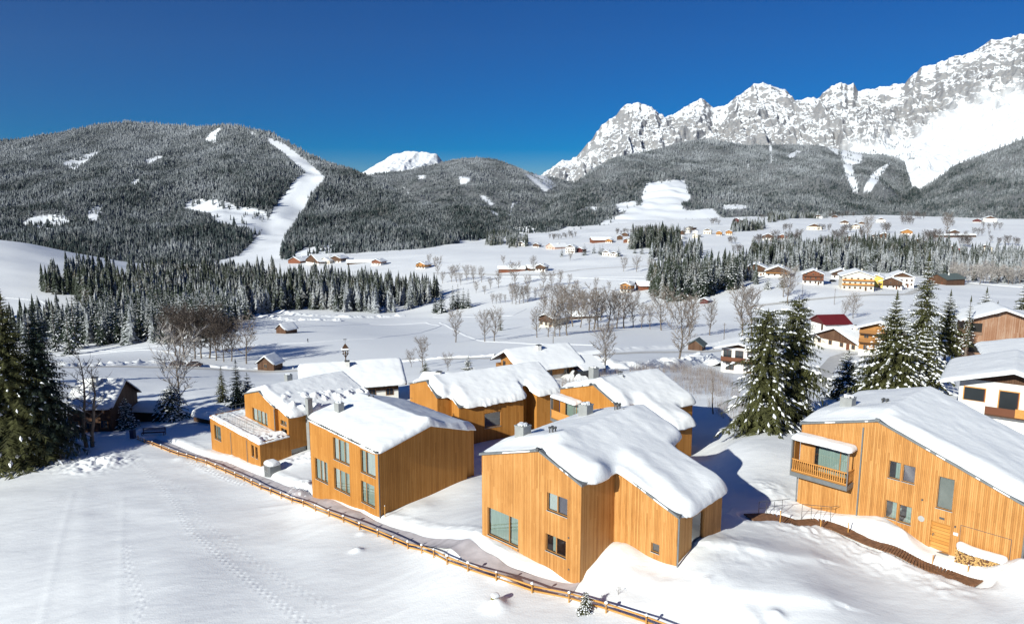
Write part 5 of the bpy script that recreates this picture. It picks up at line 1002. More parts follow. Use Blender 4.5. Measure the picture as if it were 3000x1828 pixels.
# valley floor farms and villages: label, x, y foot, width px, e1, options
LST = [('orange timber farmhouse left of the spruce grove', 1832, 858, 30, 118, dict(upper=M_ORANGE, sp=2.4, he=5.6, rows=((1, 3), (3.4, 3)), bal=((2.7, 1),))),
       ('long brown barn between orange farmhouse and spruce grove', 1868, 850, 12, 175, dict(upper=M_REDBR, sp=0, he=4, l=16, rows=(), chim=False, door=False, name='barn', cat='barn')),
       ('long low brown barn with a snow roof in the middle of the valley', 1462, 798, 9, 182, dict(upper=M_REDBR, sp=0, he=4, l=26, rows=(), chim=False, door=False, name='barn', cat='barn')),
       ('brown gabled farmhouse beside the bare tree right of the long barn', 1583, 796, 28, 110, dict(sp=3, he=5, rows=((1, 3), (3.2, 3)), bal=((2.8, 1),))),
       ('low snow roofed stable left of the brown gabled farmhouse', 1545, 792, 12, 165, dict(sp=0, he=2.6, l=12, rows=(), chim=False, name='barn', cat='barn')),
       ('cream farmhouse with snow roof half hidden by the row of bare trees', 1600, 958, 40, 128, dict(lower=M_CREAM, sp=3.2, he=4.6, rows=((1, 3),), bal=((2.8, 1),), l=14)),
       ('dark roofed side building right of the cream farmhouse among bare trees', 1668, 935, 12, 172, dict(sp=0, he=2.6, l=16, rows=(), chim=False, name='barn', cat='barn')),
       ('orange chalet alone on the open slope below the dark hill forest', 1232, 788, 26, 116, dict(upper=M_ORANGE, sp=2.2, he=5, rows=((1, 3), (3.2, 2)), bal=((2.4, 1),))),
       ('brown gabled chalet right of the long snow roof above the dark wood', 1102, 778, 26, 110, dict(upper=M_REDBR, sp=2.6, he=5, rows=((1, 3),))),
       ('long low building with a snow roof above the dark wood', 1018, 774, 10, 172, dict(sp=0, he=2.6, l=34, rows=(), chim=False, name='barn', cat='barn')),
       ('dark gabled house in the middle of the row above the dark wood', 983, 770, 30, 108, dict(sp=2.2, he=6, rows=((1, 3), (3.6, 3)))),
       ('green roofed house left in the row above the dark wood', 915, 775, 36, 140, dict(sp=2.6, he=5, T=.1, rows=((1, 3),))),
       ('cream hotel block between two dark gables above the dark wood', 950, 774, 30, 112, dict(lower=M_CREAM, upper=M_CREAM, he=5, rows=((1, 4), (3.2, 4)))),
       ('brown house at the left end of the row above the dark wood', 862, 772, 34, 118, dict(sp=0, upper=M_REDBR, he=4, rows=())),
       ('white hut topmost at the forest corner of the big slope', 1437, 706, 17, 112, dict(he=4)), ('low snowed in house below the hut at the forest corner', 1468, 714, 14, 112, dict(he=3.5)),
       ('dark house in the hamlet under the spruces at the slope top', 1500, 722, 18, 118, dict(he=3, sp=0)), ('snow roofed house in the hamlet right of the spruces', 1526, 722, 24, 125, dict(he=4)),
       ('brown house in the hamlet at its right end', 1570, 725, 18, 112, dict(he=4, sp=1.5)), ('pale pink sheet roofed house right of the hamlet', 1612, 730, 26, 150, dict(he=3.5, lower=M_PINK, upper=M_PINK, T=.12, roofm=M_PINK)),
       ('white block house with two rows of windows below the village', 1670, 742, 26, 112, dict(he=7.5, rows=((1, 4), (4, 4)))), ('dark brown barn right of the white block house', 1698, 740, 16, 130, dict(sp=0, upper=M_REDD, he=4.5, rows=(), name='barn', cat='barn')),
       ('long dark brown barn in the meadow below the village', 1732, 712, 10, 172, dict(sp=0, upper=M_REDBR, he=5, l=30, rows=(), chim=False, name='barn', cat='barn')), ('small orange house right of the long dark barn', 1783, 712, 18, 112, dict(he=4, sp=1.5, upper=M_ORANGE)),
       ('white snowed in house among small spruces below the village', 1775, 750, 22, 118, dict(he=4)), ('wide white house among small spruces below the village', 1798, 752, 22, 118, dict(he=3.4)),
       ('red brown barn at the forest edge above the village', 2158, 652, 22, 150, dict(sp=0, upper=M_REDD, he=5, rows=(), name='barn', cat='barn')), ('pale chalet with steep roof at the right end of the village', 2072, 686, 22, 112, dict(he=6, lower=M_CREAM)),
       ('orange brown house right of the pale village chalet', 2106, 690, 16, 112, dict(he=5, sp=1, upper=M_ORANGE)), ('ochre house beside the dark copse', 2135, 688, 18, 112, dict(he=5, lower=M_CREAM, sp=2, upper=M_ORANGE)),
       ('white house topmost left on the high meadow', 2396, 640, 24, 112, dict(he=5)), ('long brown house topmost in the middle of the high meadow', 2445, 637, 16, 118, dict(he=4, sp=0)),
       ('white and brown chalet under the forest on the high meadow', 2474, 657, 22, 112, dict(he=5, sp=2.5)), ('long cream farm with golden front on the high meadow', 2385, 673, 40, 118, dict(he=5, lower=M_CREAM)),
       ('cream chalet left of the dark hedge', 2506, 670, 22, 112, dict(he=5, lower=M_CREAM)), ('small brown house above the dark hedge', 2524, 658, 14, 112, dict(he=4, sp=1)),
       ('white farmhouse with dark eaves right of the two small spruces', 2580, 652, 24, 112, dict(he=6)), ('farm with long snow roofs at the left of the plateau', 2250, 703, 34, 118, dict(he=5, sp=2.5)),
       ('brown gabled farm right of the long snow roofs', 2291, 703, 24, 112, dict(he=5, sp=2, upper=M_REDBR)), ('long low white barn right of the dark hedge', 2560, 702, 26, 130, dict(he=4, rows=(), name='barn', cat='barn')),
       ('grey brown block house right of the dark hedge', 2589, 704, 28, 112, dict(he=7, sp=2.8, rows=((1, 4), (4, 4)))), ('orange chalet with curved gable alone on the high meadow', 2657, 688, 28, 112, dict(he=5, sp=2, upper=M_ORANGE)),
       ('long snow roofed stable on the right high meadow', 2740, 695, 10, 172, dict(sp=0, he=3, l=60, rows=(), chim=False, name='barn', cat='barn')), ('snow roofed farmhouse at the right end of the long stable', 2795, 692, 26, 112, dict(he=6, sp=3)),
       ('golden brown chalet in front of the small bare trees at the field edge', 2482, 727, 36, 112, dict(he=4, sp=1, upper=M_ORANGE)), ('dark timbered house behind the golden brown chalet', 2490, 710, 24, 112, dict(he=6, sp=0)),
       ('four storey dark framed hotel behind the spruce top', 2687, 736, 36, 112, dict(he=11, sp=2.5, rows=((1, 4), (4, 4), (7, 4)), bal=((3, 1), (6, 1)), name='hotel', cat='hotel')),
       ('wide red house with snow roof before the right meadow', 2790, 744, 34, 118, dict(he=6, lower=simple('red_render', (.30, .04, .03)), upper=M_REDD, sp=None)), ('white wing left of the red house', 2762, 746, 26, 118, dict(he=4)),
       ('cream orange house far right before the meadow', 2885, 744, 34, 112, dict(he=7, lower=M_CREAM, rows=((1, 4), (4, 4)))), ('dark red house topmost at the far right', 2862, 652, 22, 125, dict(he=5, upper=M_REDD, sp=1)),
       ('long white hotel topmost at the far right', 2900, 650, 34, 118, dict(he=7, rows=((1, 5), (4, 5)))), ('small black and white house at the front edge of the plateau field', 2368, 757, 20, 140, dict(he=4)),
       ('long dark open shed at the front edge of the plateau field', 2285, 752, 44, 112, dict(sp=0, he=3, rows=(), l=8, name='barn', cat='barn')), ('dark blue roofed hall behind the tall spruce', 2745, 832, 46, 160, dict(sp=0, he=4, l=18, T=0, rows=(), name='barn', cat='barn'))]
for lab, x, y, wp_, e1, k in LST:
    k = dict(k); k.setdefault('group', 'houses and farms of the far valley'); k.setdefault('cell', .8); k.setdefault('oh', .9); k.setdefault('T', .5); k.setdefault('winw', 1.2); k.setdefault('winh', 1.4); mk(lab, x, y, wp_, e1, **k)
# village specks between the dark groves
vr = random.Random(5)
vcol = [('white', M_WHITE, None), ('brown', M_BROWN, 0), ('cream', M_CREAM, None), ('red brown', M_REDBR, 0)]
for i in range(22):
    x = vr.uniform(1800, 2040); y = 712 - (x - 1800) * .10 + vr.uniform(-16, 12); c = vcol[i % 4]
    mk('small house in the crowd of village roofs below the white meadow', x, y, vr.uniform(12, 19), vr.uniform(100, 140), lower=c[1], upper=c[1], sp=c[2], he=vr.uniform(4, 6), rows=((1, 3),), group='village houses crowded below the white meadow', cell=.9, T=.45, chim=False, door=False)
# ================================================================== FENCE, PATHS, SMALL THINGS
M_RAIL = simple('fence_wood', (.58, .29, .075), .6, .18, 6., stretch=(2, 2, 9))
def ribbon(line, w, dz, step=.3):
    pts = []
    for (x0, y0), (x1, y1) in zip(line[:-1], line[1:]):
        n = max(1, int(math.hypot(x1 - x0, y1 - y0) / step))
        for i in range(n): pts.append((x0 + (x1 - x0) * i / n, y0 + (y1 - y0) * i / n))
    pts.append(line[-1]); pts = np.array(pts)
    for _ in range(6): pts[1:-1] = (pts[:-2] + pts[1:-1] * 2 + pts[2:]) / 4
    t = np.gradient(pts, axis=0); t /= np.linalg.norm(t, axis=1)[:, None]; nrm = np.stack([-t[:, 1], t[:, 0]], 1); k = 5; V = []
    for j in range(k): o = (j / (k - 1) - .5) * w; q = pts + nrm * o; V.append(np.stack([q[:, 0], q[:, 1], gz(q[:, 0], q[:, 1]) + dz], 1))
    zc = np.mean([v[:, 2] for v in V], 0)
    for _ in range(3): zc[1:-1] = (zc[:-2] + zc[1:-1] + zc[2:]) / 3
    V = np.stack(V, 1); V[..., 2] = np.maximum(V[..., 2], zc[:, None] - .03); n = len(pts); idx = np.arange(n * k).reshape(n, k)
    return V.reshape(-1, 3), np.stack([idx[:-1, :-1], idx[:-1, 1:], idx[1:, 1:], idx[1:, :-1]], -1).reshape(-1, 4), pts, nrm, zc
V_, F_q, *_ = ribbon(PATH[:15], 1.55, .035); o = np_mesh('path', V_, F_q, simple('frosted_gravel_path', (.50, .46, .475), .9, .16, 1.2, bump=.3), smooth_=True); tag(o, kind='structure')
# boardwalk: cross planks
V_, F_q, pts, nrm, zc = ribbon(BW, 1.25, .03, .16)
mb = MB(); acc = 0
for i in range(len(pts) - 1):
    p, q = pts[i], pts[i + 1]; t = (q - p); L = np.linalg.norm(t)
    if L < 1e-3: continue
    t = t / L; m_ = nrm[i]; z0 = zc[i] + .13; c = [p + t * .012 - m_ * .62, p + t * .012 + m_ * .62, p + t * (L - .012) + m_ * .62, p + t * (L - .012) - m_ * .62]
    mb.prism([tuple(v) for v in c][::-1], z0 - .07, z0 + random.uniform(0, .008))
bw = mb.build('boardwalk', simple('brown_deck_boards', (.21, .105, .055), .8, .35, 3.)); tag(bw, 'narrow brown plank boardwalk cleared of snow before the right hand house', 'boardwalk')
# fence
fz = lambda x, y: float(gz(x, y)[0])
fence = empty('rail_fence', (FXY[0][0], FXY[0][1], fz(*FXY[0])), 0, 'long orange log rail fence curving beside the cleared path', 'fence')
off = Vector(fence.location); S_ = [0]
for a, b in zip(FXY[:-1], FXY[1:]): S_.append(S_[-1] + math.hypot(b[0] - a[0], b[1] - a[1]))
xs_ = np.interp(np.arange(0, S_[-1], .25), S_, [p[0] for p in FXY]); ys_ = np.interp(np.arange(0, S_[-1], .25), S_, [p[1] for p in FXY]); gz_ = gz(xs_, ys_)
for _ in range(16): gz_[1:-1] = (gz_[:-2] + gz_[1:-1] * 2 + gz_[2:]) / 4; xs_[1:-1] = (xs_[:-2] + xs_[1:-1] * 2 + xs_[2:]) / 4; ys_[1:-1] = (ys_[:-2] + ys_[1:-1] * 2 + ys_[2:]) / 4
step = 10; K = list(range(0, len(xs_), step)); rf = random.Random(4); rj = [rf.uniform(-.09, .05) for _ in range(len(K) + 1)]
for hh, nm in ((.44, 'top_rail'), (.14, 'lower_rail')):
    for a, b in zip(K[:-1], K[1:]):
        mb = MB(); pa_ = Vector((xs_[a], ys_[a], gz_[a] + hh + rj[a // step])) - off; pb_ = Vector((xs_[b], ys_[b], gz_[b] + hh + rj[b // step])) - off; d = (pb_ - pa_) * .04
        mb.tube([pa_ - d, pb_ + d], [.062 + rf.uniform(-.01, .01), .055 + rf.uniform(-.01, .01)], 7); mb.build('rail', M_RAIL, fence, True)
for k in K:
    mb = MB(); p = Vector((xs_[k], ys_[k], gz_[k])) - off; q = Vector((-(ys_[min(k + 1, len(ys_) - 1)] - ys_[k - 1]), xs_[min(k + 1, len(xs_) - 1)] - xs_[k - 1], 0)).normalized() * .14
    mb.tube([p - q + Vector((0, 0, -.7)), p - q + Vector((0, 0, .60))], .05, 7); o = mb.build('post', M_RAIL, fence, True); r_ = rf.uniform(.07, .12); c = MB(); c.tube([p - q + Vector((0, 0, .60)), p - q + Vector((0, 0, .63 + r_ * .5)), p - q + Vector((0, 0, .63 + r_))], [r_, r_ * .95, r_ * .4], 8); c.build('snow_cap', M_TWIGSNOW, o, True)
# utility box
X, Y, z = gpt(790, 1392); X2, Y2 = X + .1, Y + .3; ub = empty('vent_box', (X2, Y2, fz(X2, Y2)), FA.rz, 'grey sheet metal vent box with a thick snow cap between the two left houses', 'vent box')
b = MB(); b.box((-.75, -.5, -.8), (.75, .8, 1.15)); b.build('housing', M_METAL, ub); b = MB(); b.box((-.62, -.55, .25), (.2, -.503, .95)); b.build('frame', M_SILL, ub); b = MB()
for i in range(6): b.box((-.55, -.57, .3 + i * .1), (.13, -.552, .36 + i * .1))
b.build('louvre', M_GUT, ub); snow_cover('snow_cap', [(-.75, -.5), (.75, -.5), (.75, .8), (-.75, .8)], lambda u, v: 1.13 + 0 * u, .34, .06, cell=.09, rnd=1, w_=.3, parent=ub)
# marker stakes
def stake(x, y, h, lab, r=.035, m=None, lean=0):
    X, Y, z = gpt(x, y); b = MB(); b.tube([(0, 0, -.5), (lean, 0, h)], r, 6); o = b.build('marker_stake', m or M_RAIL); o.location = (X, Y, z); tag(o, lab, 'stake', 'thin wooden stakes in the snow'); c = MB(); c.tube([(lean, 0, h), (lean, 0, h + .06)], [.05, .02], 6); c.build('snow_cap', M_TWIGSNOW, o)
for a in ((2285, 1530, .95, 'tall stake at the kink of the boardwalk by the metal frames'), (2404, 1543, .6, 'short stake between metal frame and plank walk'), (2484, 1566, 1.0, 'pale stake left of the middle of the plank walk'), (2732, 1650, .65, 'short stake in front of the plank door'), (2836, 1674, .45, 'lowest stake, left of the firewood stack'), (1128, 1515, 1.1, 'thin stake beside the corner of the tall left house')): stake(*a)
# metal frames by the boardwalk
def mframe(x0, y0, x1, y1, h, lab):
    A, B = Vector(gpt(x0, y0)), Vector(gpt(x1, y1)); b = MB(); z1 = Vector((0, 0, h)); o_ = A.copy()
    for t in (0, .33, .66, 1): p = A.lerp(B, t) - o_; b.tube([p + Vector((0, 0, -.4)), p + z1 * (1 if t in (0, 1) else .92)], .02, 5)
    b.tube([A - o_ + z1, B - o_ + z1], .022, 5); b.tube([B - o_ + z1, B - o_ + z1 + Vector((.7, .3, -.05))], .02, 5); b.tube([A - o_ + z1 * .55, B - o_ + z1 * .6], .014, 5); o = b.build('metal_railing', M_GUT); o.location = o_; tag(o, lab, 'railing', 'thin metal frames in the snow')
mframe(2222, 1512, 2290, 1505, 1.15, 'left thin metal frame before the snow bank at the boardwalk start'); mframe(1330, 1262, 1420, 1238, 1.0, 'thin metal frame in the shaded yard between the tall house and the house behind'); mframe(2348, 1520, 2432, 1528, 1.2, 'right thin metal frame in front of the house corner under the balcony')
# stump, snow mound log, snowy shrub, twigs
X, Y, z = gpt(1449, 1752); b = MB(); b.box((-.18, -.12, -.2), (.18, .12, .22)); o = b.build('wooden_stump', simple('mossy_wood', (.20, .17, .06), .9, .3, 5)); o.location = (X, Y, z + .05); o.rotation_euler = (.15, .1, .5); tag(o, 'mossy brown wooden stump poking out of a snow mound in the foreground', 'stump'); c = snow_cover('snow_layer', [(-.2, -.14), (.2, -.14), (.2, .14), (-.2, .14)], lambda u, v: .22 + 0 * u, .08, .05, cell=.05, rnd=1, w_=.1, parent=o)
def bare_arrays(h, spread, seed, nb=16, sub=6, tw=5, up=.55, r0=None, twr=.016, low=.28, rnd=0.):
    """trunk+limbs as one MB mesh; twigs as thin quads"""
    r = random.Random(seed); L = MB(); TW = []; r0 = r0 or h * .016
    def V3(a): return np.array(a, float)
    trunk = [V3((0, 0, -.5))]; p = V3((0, 0, 0)); nseg = 6
    for i in range(nseg): p = p + V3((r.uniform(-.03, .03) * h, r.uniform(-.03, .03) * h, h * .9 / nseg)); trunk.append(p.copy())
    L.tube([tuple(q) for q in trunk], [r0 * (1.25 - 1.12 * i / nseg) for i in range(nseg + 1)], 6)
    def twig(a, b, w):
        d = b - a; s = np.cross(d, V3((r.uniform(-1, 1), r.uniform(-1, 1), r.uniform(-.3, .3)))); s = s / (np.linalg.norm(s) + 1e-9) * w; TW.append((a - s, a + s, b)); 
    for i in range(nb):
        f = low + (.98 - low) * (i + r.random()) / nb; k = f * .9 * nseg / .9; j = min(int(k), nseg - 1); base = trunk[j + 1] * (k - j) + trunk[j] * (1 - (k - j)) if j > 0 else trunk[1] * k + V3((0, 0, 0)) * (1 - k)
        az = i * 2.4 + r.uniform(-.4, .4); prof = math.sin(math.pi * min(1, (1 - f) * (1 / (1 - low)) * .62 + .28)) ; ln = spread * prof * r.uniform(.75, 1.1) + .05 * h
        d = V3((math.cos(az), math.sin(az), up + .6 * f + r.uniform(-.1, .2))); d /= np.linalg.norm(d); pts = [base]; dd = d.copy()
        for s in range(3): dd = dd + V3((r.uniform(-.2, .2), r.uniform(-.2, .2), .18)); dd /= np.linalg.norm(dd); pts.append(pts[-1] + dd * ln / 3)
        rb = r0 * .42 * (1.1 - f * .7); L.tube([tuple(q) for q in pts], [rb, rb * .7, rb * .42, rb * .15], 4, cap=False)
        for s in range(sub):
            t = .25 + .75 * (s + r.random()) / sub; kk = t * 3; jj = min(int(kk), 2); q0 = pts[jj] * (1 - (kk - jj)) + pts[jj + 1] * (kk - jj)
            e = dd * .55 + V3((r.uniform(-1, 1), r.uniform(-1, 1), r.uniform(-.3, 1.))); e /= np.linalg.norm(e); l2 = ln * .42 * (1.15 - t * .5) * r.uniform(.7, 1.2); q1 = q0 + e * l2; twig(q0, q1, twr * 1.8)
            for u in range(tw):
                m = q0 + (q1 - q0) * r.uniform(.2, 1); g = e + V3((r.uniform(-1, 1), r.uniform(-1, 1), r.uniform(-.3, 1.))) * .9; g /= np.linalg.norm(g); twig(m, m + g * l2 * r.uniform(.35, .7), twr)
    return L, np.array(TW)
BP = {}
def bare_tree(x, y, hpx, lab, spread=.30, d=None, m=None, group='bare leafless trees of the valley fields', var=None, **k):
    X, Y, z = px_base(x, y, d); h = h_from_top(X, Y, z, y - hpx if d is None else y - hpx); key = (var if var is not None else int(x * 7 + y) % 6, m.name if m else '', round(spread, 2)); big = h > 0
    if key not in BP:
        kk = dict(nb=22, sub=9, tw=8, twr=.030, up=.38, low=.2); kk.update(k); L, T = bare_arrays(10., spread * 12.5, 400 + key[0], **kk); root = empty('bare_tree', (0, 0, 0), 0, lab, 'tree', group); L.build('trunk', M_BARK, root, True); tri_obj('crown', T, m or M_TWIG, root); BP[key] = root; o = root
    else: o = ctree(BP[key])
    o.location = (X, Y, z); s = h / 10.; o.scale = (s * random.uniform(.9, 1.15), s * random.uniform(.9, 1.15), s); o.rotation_euler = (0, 0, random.uniform(0, 6.28)); tag(o, lab, 'tree', group); return o
BT = [(1335, 1003, 82, 'first bare tree of the three on the open field, standing apart on the left', .30), (1420, 1001, 78, 'bare tree in the middle of the open field, left of a pair', .34), (1448, 1001, 84, 'bare tree of the open field beside a small green pine', .32),
      (1772, 1091, 124, 'bare tree standing alone right of the orange gabled chalet', .34), (1987, 1066, 172, 'tallest bare tree in front of the far field, right of the chalets', .34), (1938, 968, 98, 'broad bare tree on the bank behind the tallest bare tree', .36),
      (2174, 992, 132, 'pale twin bare tree behind the white balcony house, left stem', .30), (2200, 990, 128, 'pale twin bare tree behind the white balcony house, right stem', .28), (2079, 982, 92, 'thin bare tree left of the pale twin tree', .26), (2018, 986, 105, 'bare tree above the green roofed hut', .30),
      (2499, 933, 57, 'round bare tree behind the dark red roof', .46), (2473, 929, 42, 'small bare tree left of the round one behind the dark red roof', .30), (2308, 890, 95, 'bushy dark bare tree on the slope below the chalet hill', .30), (2295, 870, 70, 'bushy bare tree at the top of the slope below the chalet hill', .32),
      (722, 1066, 118, 'snow dusted bare tree right of the brown tree group by the road', .36), (1240, 1078, 78, 'slim bare tree behind the shaded cabin roof', .30), (1205, 1075, 40, 'bare bush left of the slim bare tree', .45), (1312, 1086, 38, 'bare bush left of the snow dusted garden spruce', .5),
      (1475, 775, 22, 'single tree above the long low barn', .36), (1563, 795, 38, 'tree beside the brown gabled farmhouse', .36), (1827, 796, 36, 'left of three round trees on the far field', .36), (1866, 797, 37, 'middle of three round trees on the far field', .4), (1903, 799, 32, 'right of three round trees on the far field', .42),
      (1283, 806, 44, 'tree with a thick crown right of the orange chalet', .4), (1258, 775, 24, 'round tree above the orange chalet', .42), (1670, 764, 26, 'tree below the white block house', .36), (2770, 690, 60, 'tall dark tree behind the long stable', .25), (2540, 708, 66, 'dark thick hedge tree between the plateau fields', .3)]
for x, y, h, lab, sp in BT: bare_tree(x, y, h, lab, sp)
for i, (x, y, h) in enumerate([(513, 1043, 118), (528, 1040, 100), (543, 1047, 120), (571, 1052, 116), (590, 1050, 122), (613, 1050, 124), (633, 1056, 112), (656, 1060, 104), (678, 1058, 95)]): bare_tree(x, y, h, 'brown leafless tree of the dense group between road and dark wood', .40, group='brown tree group by the road', m=simple('brown_twigs', (.08, .062, .052), .9, .25, 1.) if not i else bpy.data.materials['brown_twigs'], var=i % 3, tw=12, nb=28)
for x, y, h in [(1573, 989, 78), (1606, 987, 68), (1626, 986, 98), (1640, 985, 80), (1662, 983, 104), (1679, 957, 112), (1700, 960, 95), (1725, 969, 98), (1740, 965, 110), (1752, 966, 105), (1784, 963, 102), (1807, 963, 96), (1828, 962, 108), (1855, 960, 70), (1880, 962, 66), (1905, 965, 62), (1597, 906, 64), (1615, 906, 68), (1632, 905, 58), (1650, 907, 66), (1590, 930, 60), (1645, 932, 72), (1672, 930, 70), (1696, 938, 76), (1760, 940, 70), (1800, 935, 66), (1710, 915, 60), (1850, 930, 60), (1540, 860, 20)]:
    bare_tree(x, y, h, 'leafless tree of the long double row across the middle field', .28, group='long row of bare trees in the middle field')
for x, y, h in [(1323, 826, 42), (1338, 827, 44), (1369, 823, 40), (1387, 827, 42), (1411, 827, 40), (1350, 835, 30), (1297, 830, 30), (1460, 844, 46), (1437, 847, 28), (1509, 838, 62), (1592, 841, 44), (1618, 841, 40), (1641, 837, 40), (1668, 835, 28), (1395, 858, 30), (1420, 862, 22), (1500, 890, 50), (1511, 892, 55), (1522, 890, 48), (1534, 888, 44), (1546, 886, 40), (1567, 879, 32), (1443, 890, 26), (1455, 890, 24), (1466, 889, 26), (1480, 888, 22), (1546, 858, 45), (1745, 850, 32), (1783, 856, 28), (1868, 893, 40), (1690, 850, 26)]:
    bare_tree(x, y, h, 'small leafless tree standing in loose lines on the snowy meadows', .30, group='loose bare trees on the middle meadows')
fr_ = random.Random(11); SEG = [((2205, 745), (2250, 742), 6, 24), ((2210, 712), (2232, 714), 5, 22), ((2255, 725), (2285, 722), 5, 34), ((2305, 718), (2340, 712), 7, 30), ((2150, 745), (2200, 742), 8, 22), ((2130, 715), (2180, 712), 8, 18), ((2400, 712), (2470, 712), 14, 16), ((2440, 706), (2475, 708), 6, 30), ((2290, 676), (2340, 676), 8, 18), ((2395, 676), (2432, 680), 4, 18), ((2460, 682), (2520, 682), 10, 20), ((2520, 690), (2535, 710), 8, 22), ((2555, 730), (2562, 712), 3, 24), ((2585, 680), (2608, 682), 4, 24), ((2640, 655), (2700, 658), 12, 18), ((2640, 640), (2760, 642), 14, 16), ((2760, 660), (2830, 664), 8, 20), ((2700, 710), (2740, 712), 5, 30), ((2725, 728), (2732, 728), 2, 38), ((2640, 708), (2660, 706), 4, 18), ((2740, 698), (2830, 700), 6, 18), ((2850, 690), (2900, 692), 4, 18), ((2900, 714), (2990, 724), 7, 24), ((2810, 724), (2840, 724), 5, 26), ((1610, 702), (1740, 690), 22, 14), ((1800, 690), (2000, 668), 26, 16), ((1840, 716), (2060, 690), 18, 16), ((2000, 690), (2060, 684), 8, 18), ((2080, 660), (2140, 656), 8, 16), ((2230, 642), (2300, 634), 9, 14), ((2420, 640), (2560, 634), 12, 14), ((2870, 670), (2990, 676), 8, 18)]
for (x0, y0), (x1, y1), n, h in SEG:
    for i in range(n if n < 8 else int(n * .62)): f = (i + fr_.random()) / n; bare_tree(x0 + (x1 - x0) * f, y0 + (y1 - y0) * f + fr_.uniform(-3, 3), h * fr_.uniform(.7, 1.15), 'tiny leafless tree in the hedge lines of the far plateau', .40, group='far plateau hedge trees', var=fr_.randrange(4), m=M_TWIGD, twr=.075, nb=20, sub=7, tw=5)
for i in range(26): bare_tree(2785 + 9.5 * i + fr_.uniform(-4, 4), 822 + fr_.uniform(-6, 12), fr_.uniform(28, 46), 'pale frosted leafless tree along the foot of the belt at the far right', .44, group='frosted trees at the foot of the right belt', var=fr_.randrange(3), m=M_TWIGF, twr=.05)
# twin trunk bare tree at the left and young bare stems
for x, y, h, lab in ((256, 1310, 300, 'tall slim bare tree, left of the twin trunks before the dark cottage'), (270, 1309, 262, 'tall slim bare tree, right of the twin trunks before the dark cottage')):
    bare_tree(x, y, h, lab, .11, group='twin trunks', var=5 if x < 260 else 4, nb=16, up=.1, low=.25, sub=5, tw=3, twr=.018)
bare_tree(520, 1150, 148, 'frosted bare tree rising behind the bushy snowed spruce', .34, d=108, m=M_TWIGF, group='garden trees')
bare_tree(2090, 1212, 130, 'very thin young tree at the edge of the house shadow', .07, group='garden trees', var=2, nb=8, sub=3, tw=3)
# willow scrub
scr = [(1560, 1150), (1640, 1110), (1780, 1092), (1980, 1072), (2080, 1085), (2140, 1120), (2200, 1190), (2200, 1250), (2110, 1225), (2060, 1180), (1970, 1130), (1850, 1120), (1730, 1140), (1640, 1170)]
P = np.array([gpt(x, y)[:2] for x, y in scr]); n = 8000; X = rng.uniform(P[:, 0].min(), P[:, 0].max(), n); Y = rng.uniform(P[:, 1].min(), P[:, 1].max(), n); q = inpoly(X, Y, [tuple(p) for p in P]) & (vn(X / 3, Y / 3, 5) > -.25); X, Y = X[q], Y[q]; Z = gz(X, Y); T = []
for k in range(3):
    a = rng.uniform(0, 6.28, len(X)); h = rng.uniform(.9, 2.6, len(X)); l = rng.uniform(.05, .3, len(X)) * h; w_ = .012; b0 = np.stack([X, Y, Z - .1], 1); top = b0 + np.stack([np.cos(a) * l, np.sin(a) * l, h], 1); s = np.stack([np.ones(len(X)) * w_, np.zeros(len(X)) + w_ * .3, np.zeros(len(X))], 1); T.append(np.stack([b0 - s, b0 + s, top], 1))
o = tri_obj('willow_scrub', np.concatenate(T), simple('willow_stems', (.30, .25, .22), .9, .3, 1.)); tag(o, 'thin leafless willow scrub covering the snowy bank behind the houses', 'scrub', kind='stuff')
